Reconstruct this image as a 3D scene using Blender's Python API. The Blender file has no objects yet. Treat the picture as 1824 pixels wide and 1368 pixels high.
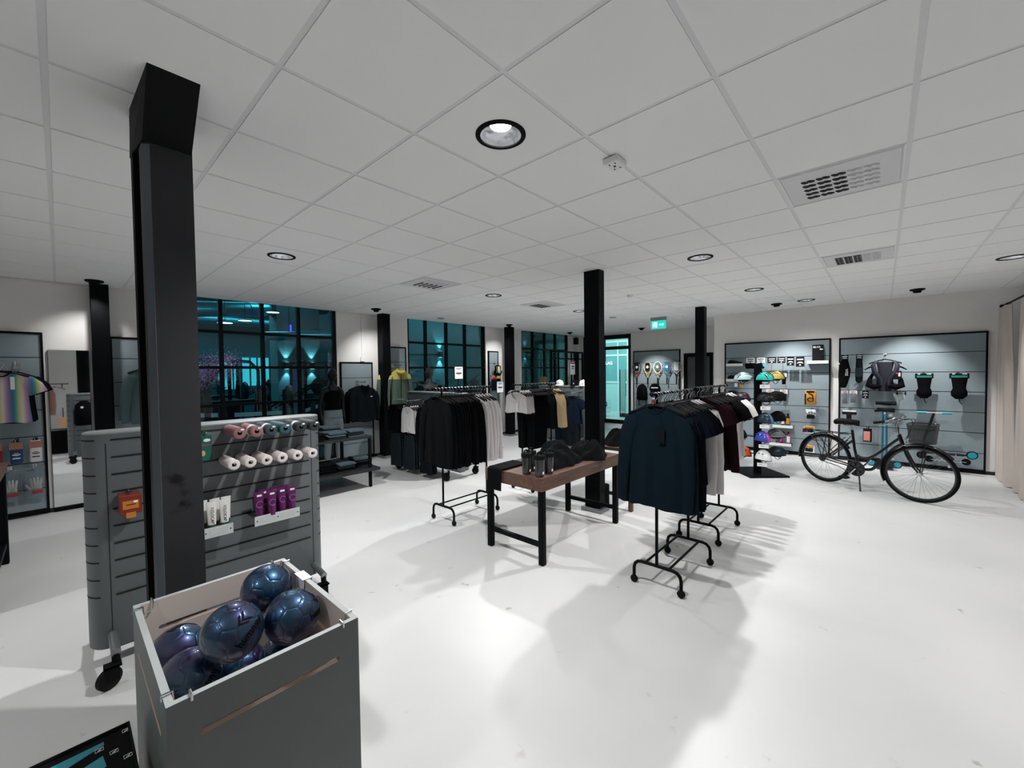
import bpy, math, random
from mathutils import Vector, Matrix, Euler
PI = math.pi
S = bpy.context.scene
COL = S.collection
R = math.radians

# ---------------------------------------------------------------- camera
EYE = 1.6456                      # camera height above the floor
ZC = 2.818                        # ceiling height
_yaw, _pit, _rol = 0.73614416, -0.0281476, -0.01145228
_f = Vector((math.cos(_yaw)*math.cos(_pit), math.sin(_yaw)*math.cos(_pit), math.sin(_pit)))
_r = Vector((math.sin(_yaw), -math.cos(_yaw), 0)); _u = _r.cross(_f)
_r2 = math.cos(_rol)*_r + math.sin(_rol)*_u
_u2 = -math.sin(_rol)*_r + math.cos(_rol)*_u
cam = bpy.data.cameras.new('camera'); camo = bpy.data.objects.new('camera', cam); COL.objects.link(camo)
cam.sensor_width = 36.0; cam.lens = 729.526/1824*36; cam.clip_start = .05; cam.clip_end = 200
_m = Matrix((_r2, _u2, -_f)).transposed().to_4x4(); _m.translation = (0, 0, EYE)
camo.matrix_world = _m
S.camera = camo

# ---------------------------------------------------------------- world, exposure
wd = bpy.data.worlds.new('night'); S.world = wd; wd.use_nodes = True
wd.node_tree.nodes['Background'].inputs[0].default_value = (.01, .016, .02, 1)
wd.node_tree.nodes['Background'].inputs[1].default_value = .5
S.view_settings.view_transform = 'Standard'; S.view_settings.look = 'None'
S.view_settings.exposure = 0.33; S.view_settings.gamma = 1.0; S.view_settings.use_curve_mapping = False
S.cycles.max_bounces = 6; S.cycles.diffuse_bounces = 4; S.cycles.glossy_bounces = 3
S.cycles.transparent_max_bounces = 12; S.cycles.sample_clamp_indirect = 4.0
S.cycles.use_denoising = True; S.cycles.adaptive_threshold = .02

# ---------------------------------------------------------------- lamps of the place and added fill
DOWN_W, SPOT_W = 150.0, 130.0
def lamp(kind, loc, power, col=(1, 1, 1), size=.05, target=None, cone=120, blend=.5):
    l = bpy.data.lights.new(kind.lower()+'_lamp', kind); l.energy = power; l.color = col
    if kind == 'SPOT':
        l.spot_size = R(cone); l.spot_blend = blend; l.shadow_soft_size = size
    elif kind == 'POINT':
        l.shadow_soft_size = size
    o = bpy.data.objects.new(kind.lower()+'_lamp', l); COL.objects.link(o); o.location = loc
    d = Vector(target)-Vector(loc) if target else Vector((0, 0, -1))
    o.rotation_euler = d.to_track_quat('-Z', 'Y').to_euler()
    return o
def area(loc, target, sx, sy, power, col):
    l = bpy.data.lights.new('area_lamp', 'AREA'); l.shape = 'RECTANGLE'; l.size = sx; l.size_y = sy; l.energy = power; l.color = col
    o = bpy.data.objects.new('area_lamp', l); COL.objects.link(o); o.location = loc
    o.rotation_euler = (Vector(target)-Vector(loc)).to_track_quat('-Z', 'Y').to_euler(); return o
DOWN = [(1.494, 1.41), (1.5, 4.4), (4.5, 1.42), (6.85, 1.41), (4.45, 4.39), (6.78, 4.36), (8.55, .98), (6.88, -1.02), (5.49, 7.0)]
DOWN_OUT_FILL = [(-1.5, 1.41), (-1.5, 4.4), (1.5, -1.6), (4.5, -1.6), (8.1, 4.36)]       # the same grid beyond the frame; the last one is added fill
SPOTS = [(3.853, 6.765, (4.35, 7.5, 1.2), .4), (7.407, 6.781, (7.75, 7.5, 1.2), .4), (8.62, 1.42, (9.46, 1.2, .75), 1.0),
         (8.616, -.366, (9.46, -.3, .75), 1.0), (.315, 7.1, (.16, 7.52, 1.1), .22)]
SPOTS_ADDED = [(10.7, 4.9, (11.68, 4.9, .6), 1.0), (10.2, 6.9, (10.2, 7.5, 1.5), .3)]  # added spotlights, not fittings of the shop, brightening its far end
CW = (1.0, .99, .98)
for x, y in DOWN[:8]: lamp('SPOT', (x, y, ZC-.012), DOWN_W*{(8.55, .98): .2, (6.88, -1.02): .45, (6.85, 1.41): .7}.get((x, y), 1), CW, .04, cone=134, blend=.6)
for x, y in DOWN_OUT_FILL: lamp('SPOT', (x, y, ZC-.016), DOWN_W*(.5 if x < 0 else .25), CW, .04, cone=128, blend=.7)
for x, y, t, k in SPOTS+SPOTS_ADDED: lamp('SPOT', (x, y, ZC-.085), SPOT_W*k, (1, .99, .97), .022, t, 98 if k < 1 else 68, 1.0 if k < 1 else .7)
# teal light of the gym behind the windows and of the hall behind the glass door
TEAL = (.12, .78, .95)
area((2.5, 13.6, 4.75), (2.5, 11.5, 0), 6.5, 1.6, 260, (.12, .78, .95))
lamp('POINT', (.5, 10.5, 3.9), 110, TEAL, .3); lamp('POINT', (4.2, 12, 4.1), 130, TEAL, .3)
lamp('POINT', (7.0, 9.0, 4.3), 60, (.25, .85, .95), .2); lamp('POINT', (10.5, 9.0, 4.3), 70, (.25, .85, .95), .2)
area((13.4, 8.0, 3.0), (15.4, 8.0, 1.0), 6, 1.6, 80, (.72, 1, .97))
area((13.2, 6.5, 3.2), (13.2, 6.5, 0), 2, 5, 34, (.75, 1, .98))

# ---------------------------------------------------------------- materials
MATS = {}
def lin(c): return tuple((v/12.92 if v <= .04045 else ((v+.055)/1.055)**2.4) for v in c)
def hexc(h): h = h.lstrip('#'); return lin([int(h[i:i+2], 16)/255 for i in (0, 2, 4)])
def mat(name, col, rough=.6, metal=0., var=0., scale=40., bump=0., coat=0., spec=.5, emit=0., sheen=0.):
    if name in MATS: return MATS[name]
    m = bpy.data.materials.new(name); m.use_nodes = True; n = m.node_tree.nodes; L = m.node_tree.links
    b = n['Principled BSDF']; c = hexc(col) if isinstance(col, str) else col
    b.inputs['Base Color'].default_value = (*c, 1); b.inputs['Roughness'].default_value = rough
    b.inputs['Metallic'].default_value = metal; b.inputs['Specular IOR Level'].default_value = spec
    b.inputs['Coat Weight'].default_value = coat
    if sheen: b.inputs['Sheen Weight'].default_value = sheen
    if emit:
        b.inputs['Emission Color'].default_value = (*c, 1); b.inputs['Emission Strength'].default_value = emit
    if var or bump:
        tc = n.new('ShaderNodeTexCoord'); nz = n.new('ShaderNodeTexNoise'); nz.inputs['Scale'].default_value = scale
        nz.inputs['Detail'].default_value = 4; L.new(tc.outputs['Object'], nz.inputs['Vector'])
        if var:
            mx = n.new('ShaderNodeMix'); mx.data_type = 'RGBA'
            mx.inputs[6].default_value = (*[v*(1-var) for v in c], 1); mx.inputs[7].default_value = (*[min(1, v*(1+var)) for v in c], 1)
            L.new(nz.outputs['Fac'], mx.inputs[0]); L.new(mx.outputs[2], b.inputs['Base Color'])
        if bump:
            bp = n.new('ShaderNodeBump'); bp.inputs['Strength'].default_value = bump; bp.inputs['Distance'].default_value = .01
            L.new(nz.outputs['Fac'], bp.inputs['Height']); L.new(bp.outputs['Normal'], b.inputs['Normal'])
    MATS[name] = m
    return m
def glow(name, col, s): return mat(name, col, .5, emit=s)

# ---------------------------------------------------------------- mesh building
class MB:
    """collects verts and faces, then links them as one mesh object"""
    def __init__(s): s.v = []; s.f = []; s.k = []; s.mi = 0
    def add(s, vs, fs):
        b = len(s.v); s.v += [tuple(p) for p in vs]; s.f += [tuple(b+i for i in f) for f in fs]; s.k += [s.mi]*len(fs); return b
    def box(s, x0, x1, y0, y1, z0, z1):
        s.add([(x, y, z) for z in (z0, z1) for y in (y0, y1) for x in (x0, x1)],
              [(0, 2, 3, 1), (4, 5, 7, 6), (0, 1, 5, 4), (2, 6, 7, 3), (0, 4, 6, 2), (1, 3, 7, 5)]); return s
    def rbox(s, x0, x1, y0, y1, z0, z1, r=.004):
        """box whose vertical and horizontal edges are chamfered by r"""
        r = min(r, .49*(x1-x0), .49*(y1-y0), .49*(z1-z0))
        def ring(a, z): return [(x0+a+ (r-a if 0 else 0), y0+r, z), (x0+r, y0+a, z), (x1-r, y0+a, z), (x1-a, y0+r, z), (x1-a, y1-r, z), (x1-r, y1-a, z), (x0+r, y1-a, z), (x0+a, y1-r, z)]
        rings = [ring(r*.9, z0), ring(0, z0+r), ring(0, z1-r), ring(r*.9, z1)]
        s.loft(rings, True, True); return s
    def loft(s, rings, close=True, caps=True):
        n = len(rings[0]); vs = [p for r in rings for p in r]; fs = []
        for i in range(len(rings)-1):
            for j in range(n if close else n-1):
                a, b = i*n+j, i*n+(j+1) % n
                fs.append((a, b, b+n, a+n))
        if caps: fs.append(tuple(range(n-1, -1, -1))); fs.append(tuple((len(rings)-1)*n+j for j in range(n)))
        s.add(vs, fs); return s
    def tube(s, pts, r, n=8, closed=False, caps=True, flat=1.0):
        pts = [Vector(p) for p in pts]; N = len(pts); rs = r if isinstance(r, (list, tuple)) else [r]*N
        rings = []; up = None
        for i, p in enumerate(pts):
            a = pts[i-1] if (i or closed) else p; b = pts[(i+1) % N] if (i < N-1 or closed) else p
            t = (b-a).normalized()
            if up is None:
                up = Vector((0, 0, 1)) if abs(t.z) < .9 else Vector((1, 0, 0))
            e = t.cross(up)
            if e.length < 1e-6: e = t.orthogonal()
            e.normalize(); q = e.cross(t).normalized(); up = q
            rings.append([tuple(p+(e*math.cos(2*PI*k/n)+q*math.sin(2*PI*k/n)*flat)*rs[i]) for k in range(n)])
        if closed: rings.append(rings[0])
        s.loft(rings, True, caps and not closed); return s
    def cyl(s, a, b, r, n=12, r2=None): return s.tube([a, b], [r, r if r2 is None else r2], n)
    def lathe(s, prof, n=24, at=(0, 0, 0), axis='z', caps=False):
        rings = []
        for r, z in prof:
            ring = []
            for k in range(n):
                c, d = r*math.cos(2*PI*k/n), r*math.sin(2*PI*k/n)
                p = (c, d, z) if axis == 'z' else ((z, c, d) if axis == 'x' else (d, z, c))
                ring.append((p[0]+at[0], p[1]+at[1], p[2]+at[2]))
            rings.append(ring)
        s.loft(rings, True, caps); return s
    def prism(s, poly, a, b, axis='y'):
        """polygon in the two other axes (x,z for 'y'; y,z for 'x'; x,y for 'z') pushed from a to b"""
        def p3(p, t): return (p[0], t, p[1]) if axis == 'y' else ((t, p[0], p[1]) if axis == 'x' else (p[0], p[1], t))
        s.loft([[p3(p, a) for p in poly], [p3(p, b) for p in poly]], True, True); return s
    def ball(s, c, r, nu=16, nv=10, sc=(1, 1, 1)):
        rings = []
        for i in range(nv+1):
            t = PI*i/nv; rr = max(1e-4, math.sin(t))*r
            rings.append([(c[0]+rr*math.cos(2*PI*k/nu)*sc[0], c[1]+rr*math.sin(2*PI*k/nu)*sc[1], c[2]-r*math.cos(t)*sc[2]) for k in range(nu)])
        s.loft(rings, True, True); return s
    def grid(s, fn, nu, nv, closeu=False):
        vs = [fn(i/nu, j/nv) for j in range(nv+1) for i in range(nu+1)]; w = nu+1
        s.add(vs, [(j*w+i, j*w+i+1, (j+1)*w+i+1, (j+1)*w+i) for j in range(nv) for i in range(nu)]); return s
    def xf(s, M, start=0):
        for i in range(start, len(s.v)): s.v[i] = tuple(M @ Vector(s.v[i]))
        return s
    def mesh(s, name, mats, smooth=False):
        me = bpy.data.meshes.new(name); me.from_pydata(s.v, [], s.f)
        for m in (mats if isinstance(mats, (list, tuple)) else [mats]): me.materials.append(m)
        if any(s.k): me.polygons.foreach_set('material_index', s.k)
        if smooth: me.polygons.foreach_set('use_smooth', [True]*len(me.polygons))
        me.update(); return me
    def build(s, name, mats, parent=None, smooth=False, bevel=0, loc=None, rotz=0):
        return link(name, s.mesh(name, mats, smooth), parent, smooth, bevel, loc, rotz)
def link(name, me, parent=None, smooth=False, bevel=0, loc=None, rotz=0):
    o = bpy.data.objects.new(name, me); COL.objects.link(o)
    if parent: o.parent = parent
    if loc: o.location = loc
    if rotz: o.rotation_euler = (0, 0, rotz)
    if bevel:
        b = o.modifiers.new('bevel', 'BEVEL'); b.width = bevel; b.segments = 2; b.limit_method = 'ANGLE'; b.angle_limit = R(40)
    if smooth and me.polygons:
        me.set_sharp_from_angle(angle=R(50))
    return o
def thing(name, label, cat, loc=(0, 0, 0), rotz=0, group=None):
    o = bpy.data.objects.new(name, None); o.empty_display_size = .05; COL.objects.link(o)
    o.location = loc; o.rotation_euler = (0, 0, rotz); o['label'] = label; o['category'] = cat
    if group: o['group'] = group
    return o
def tag(o, label, cat, group=None):
    o['label'] = label; o['category'] = cat
    if group: o['group'] = group
    return o
def struct(o): o['kind'] = 'structure'; return o
def dup(root, loc, rotz=0, label=None, group=None):
    r = root.copy(); COL.objects.link(r); r.location = loc; r.rotation_euler = (0, 0, rotz)
    if label: r['label'] = label
    if group: r['group'] = group
    for ch in list(root.children):
        c = ch.copy(); COL.objects.link(c); c.parent = r
        for g in list(ch.children):
            d = g.copy(); COL.objects.link(d); d.parent = c
    return r
ORD = ['first', 'second', 'third', 'fourth', 'fifth', 'sixth', 'seventh', 'eighth', 'ninth', 'tenth', 'eleventh', 'twelfth', 'thirteenth', 'fourteenth']
def text_mesh(body, size, extrude=.0006, bold=0.0):
    """letters as a mesh in the x-y plane, centred"""
    c = bpy.data.curves.new('letters', 'FONT'); c.body = body; c.size = size; c.align_x = 'CENTER'; c.align_y = 'CENTER'
    c.extrude = extrude; c.offset = bold; c.resolution_u = 3
    o = bpy.data.objects.new('letters', c); COL.objects.link(o)
    dg = bpy.context.evaluated_depsgraph_get(); me = bpy.data.meshes.new_from_object(o.evaluated_get(dg))
    bpy.data.objects.remove(o); bpy.data.curves.remove(c); return me
def letters(body, size, m, M, parent=None, name='lettering', extrude=.0006, bold=0.0):
    me = text_mesh(body, size, extrude, bold); me.transform(M); me.materials.clear(); me.materials.append(m)
    return link(name, me, parent)
# reading direction frames: a text facing -X (seen by someone looking along +X), one facing -Y
FACE_NX = Matrix(((0, 0, -1), (-1, 0, 0), (0, 1, 0))).to_4x4()
FACE_NY = Matrix(((1, 0, 0), (0, 0, -1), (0, 1, 0))).to_4x4()
def at(M, x, y, z): return Matrix.Translation((x, y, z)) @ M
# ---------------------------------------------------------------- palette
BLACK = mat('black_metal', '#030508', .5, spec=.1); BLACKM = mat('black_matte', '#050608', .75, spec=.15)
CHROME = mat('chrome', '#c8ccd0', .18, 1.0); GREYM = mat('grey_slatwall', '#86949a', .55, var=.05, scale=6)
FIXT = mat('fixture_grey', '#61676a', .5, var=.06, scale=8); FIXL = mat('fixture_light_edge', '#7f8687', .5)
WHITE = mat('white_plastic', '#e6e6e6', .4); PAPER = mat('white_paper', '#eceef0', .7)
WALL = mat('wall_paint', '#e6e4e1', .85, var=.03, scale=2, bump=.05)
RUBBER = mat('black_rubber', '#060607', .7, spec=.2); WOOD = mat('walnut_wood', '#6b4c3a', .5, var=.25, scale=9)
WOODL = mat('light_wood', '#a98263', .6, var=.15, scale=8); STEELG = mat('grey_steel', '#8b9092', .35, .7)

def floor_mat():
    m = bpy.data.materials.new('painted_concrete'); m.use_nodes = True; n = m.node_tree.nodes; L = m.node_tree.links; b = n['Principled BSDF']
    tc = n.new('ShaderNodeTexCoord')
    def noise(sc, det=5): 
        z = n.new('ShaderNodeTexNoise'); z.inputs['Scale'].default_value = sc; z.inputs['Detail'].default_value = det; L.new(tc.outputs['Object'], z.inputs['Vector']); return z
    a = noise(.9); r = n.new('ShaderNodeValToRGB'); r.color_ramp.elements[0].position = .3; r.color_ramp.elements[1].position = .7
    r.color_ramp.elements[0].color = (*hexc('#c8c9c9'), 1); r.color_ramp.elements[1].color = (*hexc('#d3d3d3'), 1); L.new(a.outputs['Fac'], r.inputs[0])
    z = noise(9, 8); r2 = n.new('ShaderNodeValToRGB'); r2.color_ramp.elements[0].position = .655; r2.color_ramp.elements[1].position = .72
    r2.color_ramp.elements[0].color = (0, 0, 0, 1); r2.color_ramp.elements[1].color = (1, 1, 1, 1); L.new(z.outputs['Fac'], r2.inputs[0])
    k = noise(1.7, 2); r3 = n.new('ShaderNodeValToRGB'); r3.color_ramp.elements[0].position = .5; r3.color_ramp.elements[1].position = .62; L.new(k.outputs['Fac'], r3.inputs[0])
    mu = n.new('ShaderNodeMath'); mu.operation = 'MULTIPLY'; L.new(r2.outputs[0], mu.inputs[0]); L.new(r3.outputs[0], mu.inputs[1])
    mx = n.new('ShaderNodeMix'); mx.data_type = 'RGBA'; L.new(mu.outputs[0], mx.inputs[0]); L.new(r.outputs[0], mx.inputs[6]); mx.inputs[7].default_value = (*hexc('#a9a39a'), 1)
    L.new(mx.outputs[2], b.inputs['Base Color']); b.inputs['Roughness'].default_value = .38; b.inputs['Specular IOR Level'].default_value = .4
    bp = n.new('ShaderNodeBump'); bp.inputs['Strength'].default_value = .12; bp.inputs['Distance'].default_value = .004; z2 = noise(14, 3)
    L.new(z2.outputs['Fac'], bp.inputs['Height']); L.new(bp.outputs['Normal'], b.inputs['Normal']); return m
def glass_mat(name, tint, gl=1.0):
    m = bpy.data.materials.new(name); m.use_nodes = True; n = m.node_tree.nodes; L = m.node_tree.links; n.remove(n['Principled BSDF'])
    t = n.new('ShaderNodeBsdfTransparent'); t.inputs[0].default_value = (*tint, 1); g = n.new('ShaderNodeBsdfGlossy'); g.inputs['Roughness'].default_value = .02
    f = n.new('ShaderNodeFresnel'); f.inputs[0].default_value = 1.45; mu = n.new('ShaderNodeMath'); mu.operation = 'MULTIPLY'; mu.inputs[1].default_value = gl
    x = n.new('ShaderNodeMixShader'); L.new(f.outputs[0], mu.inputs[0]); L.new(mu.outputs[0], x.inputs[0]); L.new(t.outputs[0], x.inputs[1]); L.new(g.outputs[0], x.inputs[2])
    L.new(x.outputs[0], n['Material Output'].inputs[0]); return m
GLASS = glass_mat('window_glass', (.72, .9, .93), .9)
CLEAR = glass_mat('clear_film', (.93, .95, .96), 1.0)

# ---------------------------------------------------------------- room shell
XL, XR, XF, YB, YF = -4.0, 9.48, 11.7, 7.535, -3.4
YRET = 2.7
struct(MB().box(XL, XF+6, YF, 16.5, -.12, 0).build('floor', floor_mat()))
# ceiling: 600 mm panels hanging a little below their bars
TILE = mat('ceiling_panel', '#f2f2f2', .9, var=.012, scale=1.3); BAR = mat('ceiling_bar', '#e2e2e4', .6)
c = MB()
HOLES = DOWN[:8]
for i in range(-8, 20):
    for j in range(-6, 14):
        x0, y0 = -.006+.6*i, -.09+.6*j
        x1, y1 = x0+.6, y0+.6
        if x0 > XF-.05 or y0 > YB-.05 or (x0 > XR and y1 < YRET): continue
        x1 = min(x1, XF); y1 = min(y1, YB); g = .011
        hole = [h for h in HOLES if x0 < h[0] < x1 and y0 < h[1] < y1]
        if hole:
            hx, hy = hole[0]; n = 32; sq = []; ci = []
            al = sorted([2*PI*(k+.5)/n for k in range(n)]+[math.atan2(v-hy, u-hx) % (2*PI) for u in (x0+g, x1-g) for v in (y0+g, y1-g)])
            for a in al:
                ca, sa = math.cos(a), math.sin(a)
                tx = ((x1-g-hx) if ca > 0 else (hx-x0-g))/max(abs(ca), 1e-6); ty = ((y1-g-hy) if sa > 0 else (hy-y0-g))/max(abs(sa), 1e-6)
                t = min(tx, ty); sq.append((hx+ca*t, hy+sa*t)); ci.append((hx+.105*ca, hy+.105*sa))
            c.loft([[(*p, ZC+.0035) for p in sq], [(*p, ZC) for p in sq], [(*p, ZC) for p in ci]], True, False)
        else:
            c.box(x0+g, x1-g, y0+g, y1-g, ZC, ZC+.0035)
ceil = struct(c.build('ceiling', TILE))
c = MB()
HS = 1.0
c.box(XL, XF+.2, YF, YB+.2, ZC+.16, ZC+.26); struct(c.build('ceiling_slab', TILE))
c = MB()
for i in range(-8, 21):
    x = -.006+.6*i
    if x < XF: c.box(x-.012, x+.012, YRET if x > XR else YF, YB, ZC+.0037, ZC+.03)
for j in range(-6, 14):
    y = -.09+.6*j
    if y < YB: c.box(XL, XR if y < YRET else XF, y-.012, y+.012, ZC+.0036, ZC+.0301)
struct(c.build('ceiling_grid', BAR))
# walls
struct(MB().box(XR, XR+.15, YF, YRET, 0, 3.0).build('wall_right', WALL))
struct(MB().box(XR+.15, XF+.3, YRET-.15, YRET-.002, 0, 3.0).build('wall_return', WALL))
struct(MB().box(XL-.15, XL, YF, YB+.2, 0, 3.0).build('wall_side', WALL))
struct(MB().box(XL, XR, YF-.15, YF, 0, 3.0).build('wall_front', WALL))
w = MB()
WIN = [(1.115, 3.476), (5.011, 7.33), (8.724, 11.04)]
xs = [XL]+[v for p in WIN for v in p]+[XF+.15]
for k in range(0, len(xs), 2): w.box(xs[k], xs[k+1], YB, YB+.2, 0, 3.0)
for a, b in WIN: w.box(a, b, YB, YB+.2, 0, .12); w.box(a, b, YB, YB+.2, ZC+.05, 3.0)
struct(w.build('wall_back', WALL))
DW = [(5.70, 7.40), (3.36, 4.12)]        # glass door, dark door in the far wall
w = MB(); w.box(XF, XF+.15, 7.40, YB, 0, 3.0); w.box(XF, XF+.15, 4.12, 5.70, 0, 3.0); w.box(XF, XF+.15, YRET, 3.36, 0, 3.0); w.box(XF, XF+.15, 3.36, 4.12, 2.12, 3.0)
w.box(XF, XF+.15, 5.70, 7.40, 2.79, 3.0)
struct(w.build('wall_far', WALL))
BB = mat('black_skirting', '#101214', .5)
struct(MB().box(XR-.014, XR-.001, -3.39, YRET, 0, .05).build('baseboard_right', BB))
w = MB()
for k in range(0, len(xs), 2): w.box(xs[k]+.01, min(xs[k+1], XF)-.01, YB-.014, YB-.001, 0, .05)
struct(w.build('baseboard_back', BB))
struct(MB().box(XF-.014, XF-.001, 4.13, 5.69, 0, .05).build('baseboard_far', BB))
MUL = mat('window_bar_black', '#07090b', .5, spec=.2)
VX = [[1.115, 1.69, 2.262, 2.827, 3.476], [5.011, 5.511, 6.099, 6.672, 7.285, 7.33], [8.724, 9.291, 9.86, 10.40, 11.013, 11.04]]
HZ = [.12, .62, 1.19, 1.775, 2.325, 2.9]
for k, (a, b) in enumerate(WIN):
    m = MB()
    for i, x in enumerate(VX[k]):
        t = .026; x = min(max(x, a+t), b-t); m.box(x-t, x+t, YB+.03, YB+.1, .12, ZC+.05)
    for z in HZ:
        t = .022; m.box(a, b, YB+.032, YB+.098, max(z-t, .12), min(z+t, ZC+.05))
    fr = struct(m.build('window_%d' % (k+1), MUL))
    gl = MB().box(a+.01, b-.01, YB+.06, YB+.066, .13, ZC+.04).build('glass', GLASS, fr)
struct(MB().box(WIN[0][0], WIN[0][1], YB-.03, YB+.03, .1, .13).build('trim_1', MUL))
# glass door in the far wall
d = MB(); X = XF+.03
for y0, y1 in ((5.70, 5.80), (7.30, 7.40), (6.62, 6.70)): d.box(X, X+.09, y0, y1, 0, 2.79)
for z0, z1 in ((0, .12), (2.33, 2.43), (2.66, 2.79)): d.box(X+.002, X+.088, 5.70, 7.40, z0, z1)
door = struct(d.build('door_1', MUL))
MB().box(X+.04, X+.046, 5.80, 6.62, .12, 2.66).build('glass', CLEAR, door)
MB().box(X+.041, X+.047, 6.70, 7.30, .12, 2.66).build('glass', CLEAR, door)
MB().tube([(X-.01, 5.86, .9), (X-.05, 5.86, .9), (X-.05, 5.86, 1.25), (X-.01, 5.86, 1.25)], .01, 8).build('handle', CHROME, door, True)
d = MB(); d.box(XF-.02, XF+.1, 3.36, 3.44, 0, 2.12); d.box(XF-.02, XF+.1, 4.04, 4.12, 0, 2.12); d.box(XF-.02, XF+.1, 3.44, 4.04, 2.02, 2.12)
door = struct(d.build('door_2', BLACKM))
MB().box(XF+.03, XF+.07, 3.44, 4.04, .01, 2.02).build('leaf', mat('door_grey', '#4a4e53', .5), door)
MB().tube([(XF+.03, 3.52, 1.02), (XF-.03, 3.52, 1.02), (XF-.03, 3.64, 1.02)], .009, 8).build('handle', CHROME, door, True)

# ---------------------------------------------------------------- steel columns
def column_mat():
    m = bpy.data.materials.new('bare_steel'); m.use_nodes = True; n = m.node_tree.nodes; L = m.node_tree.links; b = n['Principled BSDF']
    tc = n.new('ShaderNodeTexCoord'); z = n.new('ShaderNodeTexNoise'); z.inputs['Scale'].default_value = 5; z.inputs['Detail'].default_value = 6
    z2 = n.new('ShaderNodeTexNoise'); z2.inputs['Scale'].default_value = 4.5; z2.inputs['Detail'].default_value = 8
    L.new(tc.outputs['Object'], z.inputs['Vector']); L.new(tc.outputs['Object'], z2.inputs['Vector'])
    r = n.new('ShaderNodeValToRGB'); r.color_ramp.elements[0].color = (*hexc('#222427'), 1); r.color_ramp.elements[1].color = (*hexc('#323235'), 1); L.new(z.outputs['Fac'], r.inputs[0])
    r2 = n.new('ShaderNodeValToRGB'); r2.color_ramp.elements[0].position = .62; r2.color_ramp.elements[1].position = .66; L.new(z2.outputs['Fac'], r2.inputs[0])
    mx = n.new('ShaderNodeMix'); mx.data_type = 'RGBA'; L.new(r2.outputs[0], mx.inputs[0]); L.new(r.outputs[0], mx.inputs[6]); mx.inputs[7].default_value = (*hexc('#0c0807'), 1)
    L.new(mx.outputs[2], b.inputs['Base Color']); b.inputs['Roughness'].default_value = .5; b.inputs['Specular IOR Level'].default_value = .3; return m
STEEL = column_mat()
col = thing('steel_column', 'bare dark steel column with flared black head beside the ball bin', 'column', (.34, 2.4, 0)); col['kind'] = 'structure'
MB().prism([(-.058, -.1), (.086, -.1), (.086, 0), (-.082, 0), (-.082, -.078)], 0, 2.70, 'z').build('flange', STEEL, col)
MB().prism([(-.0592, -.1008), (-.0565, -.099), (-.0805, -.077), (-.0832, -.0788)], 0, 2.625, 'z').build('edge', mat('lighter_steel', '#565b61', .5, .2), col)  # side light on the chamfer painted in as a lighter steel colour
MB().box(-.076, -.06, .0, .06, 0, 2.75).build('web', BLACKM, col)
MB().box(-.06, .07, -.03, .10, 0, 2.75).build('web', BLACKM, col)
MB().box(-.097, .09, .06, .13, 0, ZC).build('flange', BLACKM, col)
k = MB(); k.loft([[(-.082, -.104, 2.632), (.084, -.104, 2.632), (.084, .13, 2.632), (-.1, .13, 2.632)], [(-.089, -.352, ZC), (.074, -.352, ZC), (.074, .06, ZC), (-.102, .06, ZC)]])
k.build('capital', mat('black_lacquer', '#050608', .6, spec=.15), col)
def steel_col(x, y, w, dp, label, z0=0, m=None):
    t = thing('steel_column', label, 'column', (x, y, 0)); t['kind'] = 'structure'
    MB().box(-w/2, w/2, -dp/2, dp/2, z0, ZC+.05).build('shaft', m or BLACK, t, bevel=.008)
    b = MB(); b.box(-w/2-.035, w/2+.035, -dp/2-.035, dp/2+.035, 0, .045); b.build('base_plate', STEELG, t, bevel=.004)
    return t
steel_col(4.238, 2.525, .13, .20, 'black steel column rising behind the wooden table')
steel_col(8.03, 2.52, .16, .16, 'black steel column behind the far garment rack of burgundy shirts')
steel_col(4.30, 7.28, .17, .2, 'black steel column between dark jackets and yellow-green jackets at back wall')
steel_col(7.86, 7.2, .2, .18, 'black steel column beside the hanging sports gloves at back wall')
steel_col(.365, 7.38, .17, .14, 'black steel column beside the tall wall mirror')

# ---------------------------------------------------------------- ceiling fittings
def downlight(x, y, label):
    t = thing('downlight', label, 'ceiling light', (x, y, ZC), group='round recessed downlights')
    MB().lathe([(.101, .004), (.124, .004), (.124, -.006), (.118, -.010), (.101, -.008), (.101, .004)], 40).build('trim_ring', BLACKM, t, True)
    MB().lathe([(.102, -.004), (.096, .012), (.078, .034), (.05, .044)], 40).build('reflector', mat('brushed_reflector', '#b9bcc0', .22, .9), t, True)
    MB().lathe([(.0, .0435), (.052, .0435)], 32).build('lens', glow('lamp_lens', '#ffffff', 45), t)
DL = ['round downlight above the ball bin and wooden table, its silver bowl visible', 'round downlight above the grey mobile slatwall of foam rollers',
      'round downlight above the two garment racks in the middle of the shop', 'round downlight above the helmet stand',
      'round downlight above the low table and grey clothes stand', 'round downlight over the rack of white crop tops', 'round downlight close to the bicycle wall',
      'round downlight above the bicycle beside the curtain']
for (x, y), l in zip(DOWN[:8], DL): downlight(x, y, l)
t = thing('emergency_light', 'flat dark round ceiling fitting in front of the middle window', 'ceiling light', (5.49, 7.0, ZC))
MB().lathe([(0, -.012), (.07, -.012), (.08, 0)], 24).build('cover', STEELG, t, True)
t = thing('surface_downlight', 'flat pale round ceiling fitting in front of the cap stand', 'ceiling light', (8.1, 4.36, ZC))  # emergency light cover; the downlight beam below it is added fill
MB().lathe([(0, -.012), (.07, -.012), (.08, 0)], 24).build('cover', STEELG, t, True)
SL = ['black ceiling spotlight in front of the column by the dark jackets', 'black ceiling spotlight in front of the column by the sports gloves',
      'black ceiling spotlight in front of the shoe and sock slatwall', 'black ceiling spotlight in front of the backpack slatwall', 'black ceiling spotlight in front of the column by the mirror']
SL += ['black ceiling spotlight in front of the racket slatwall', 'black ceiling spotlight in front of the black frame stand']
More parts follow.
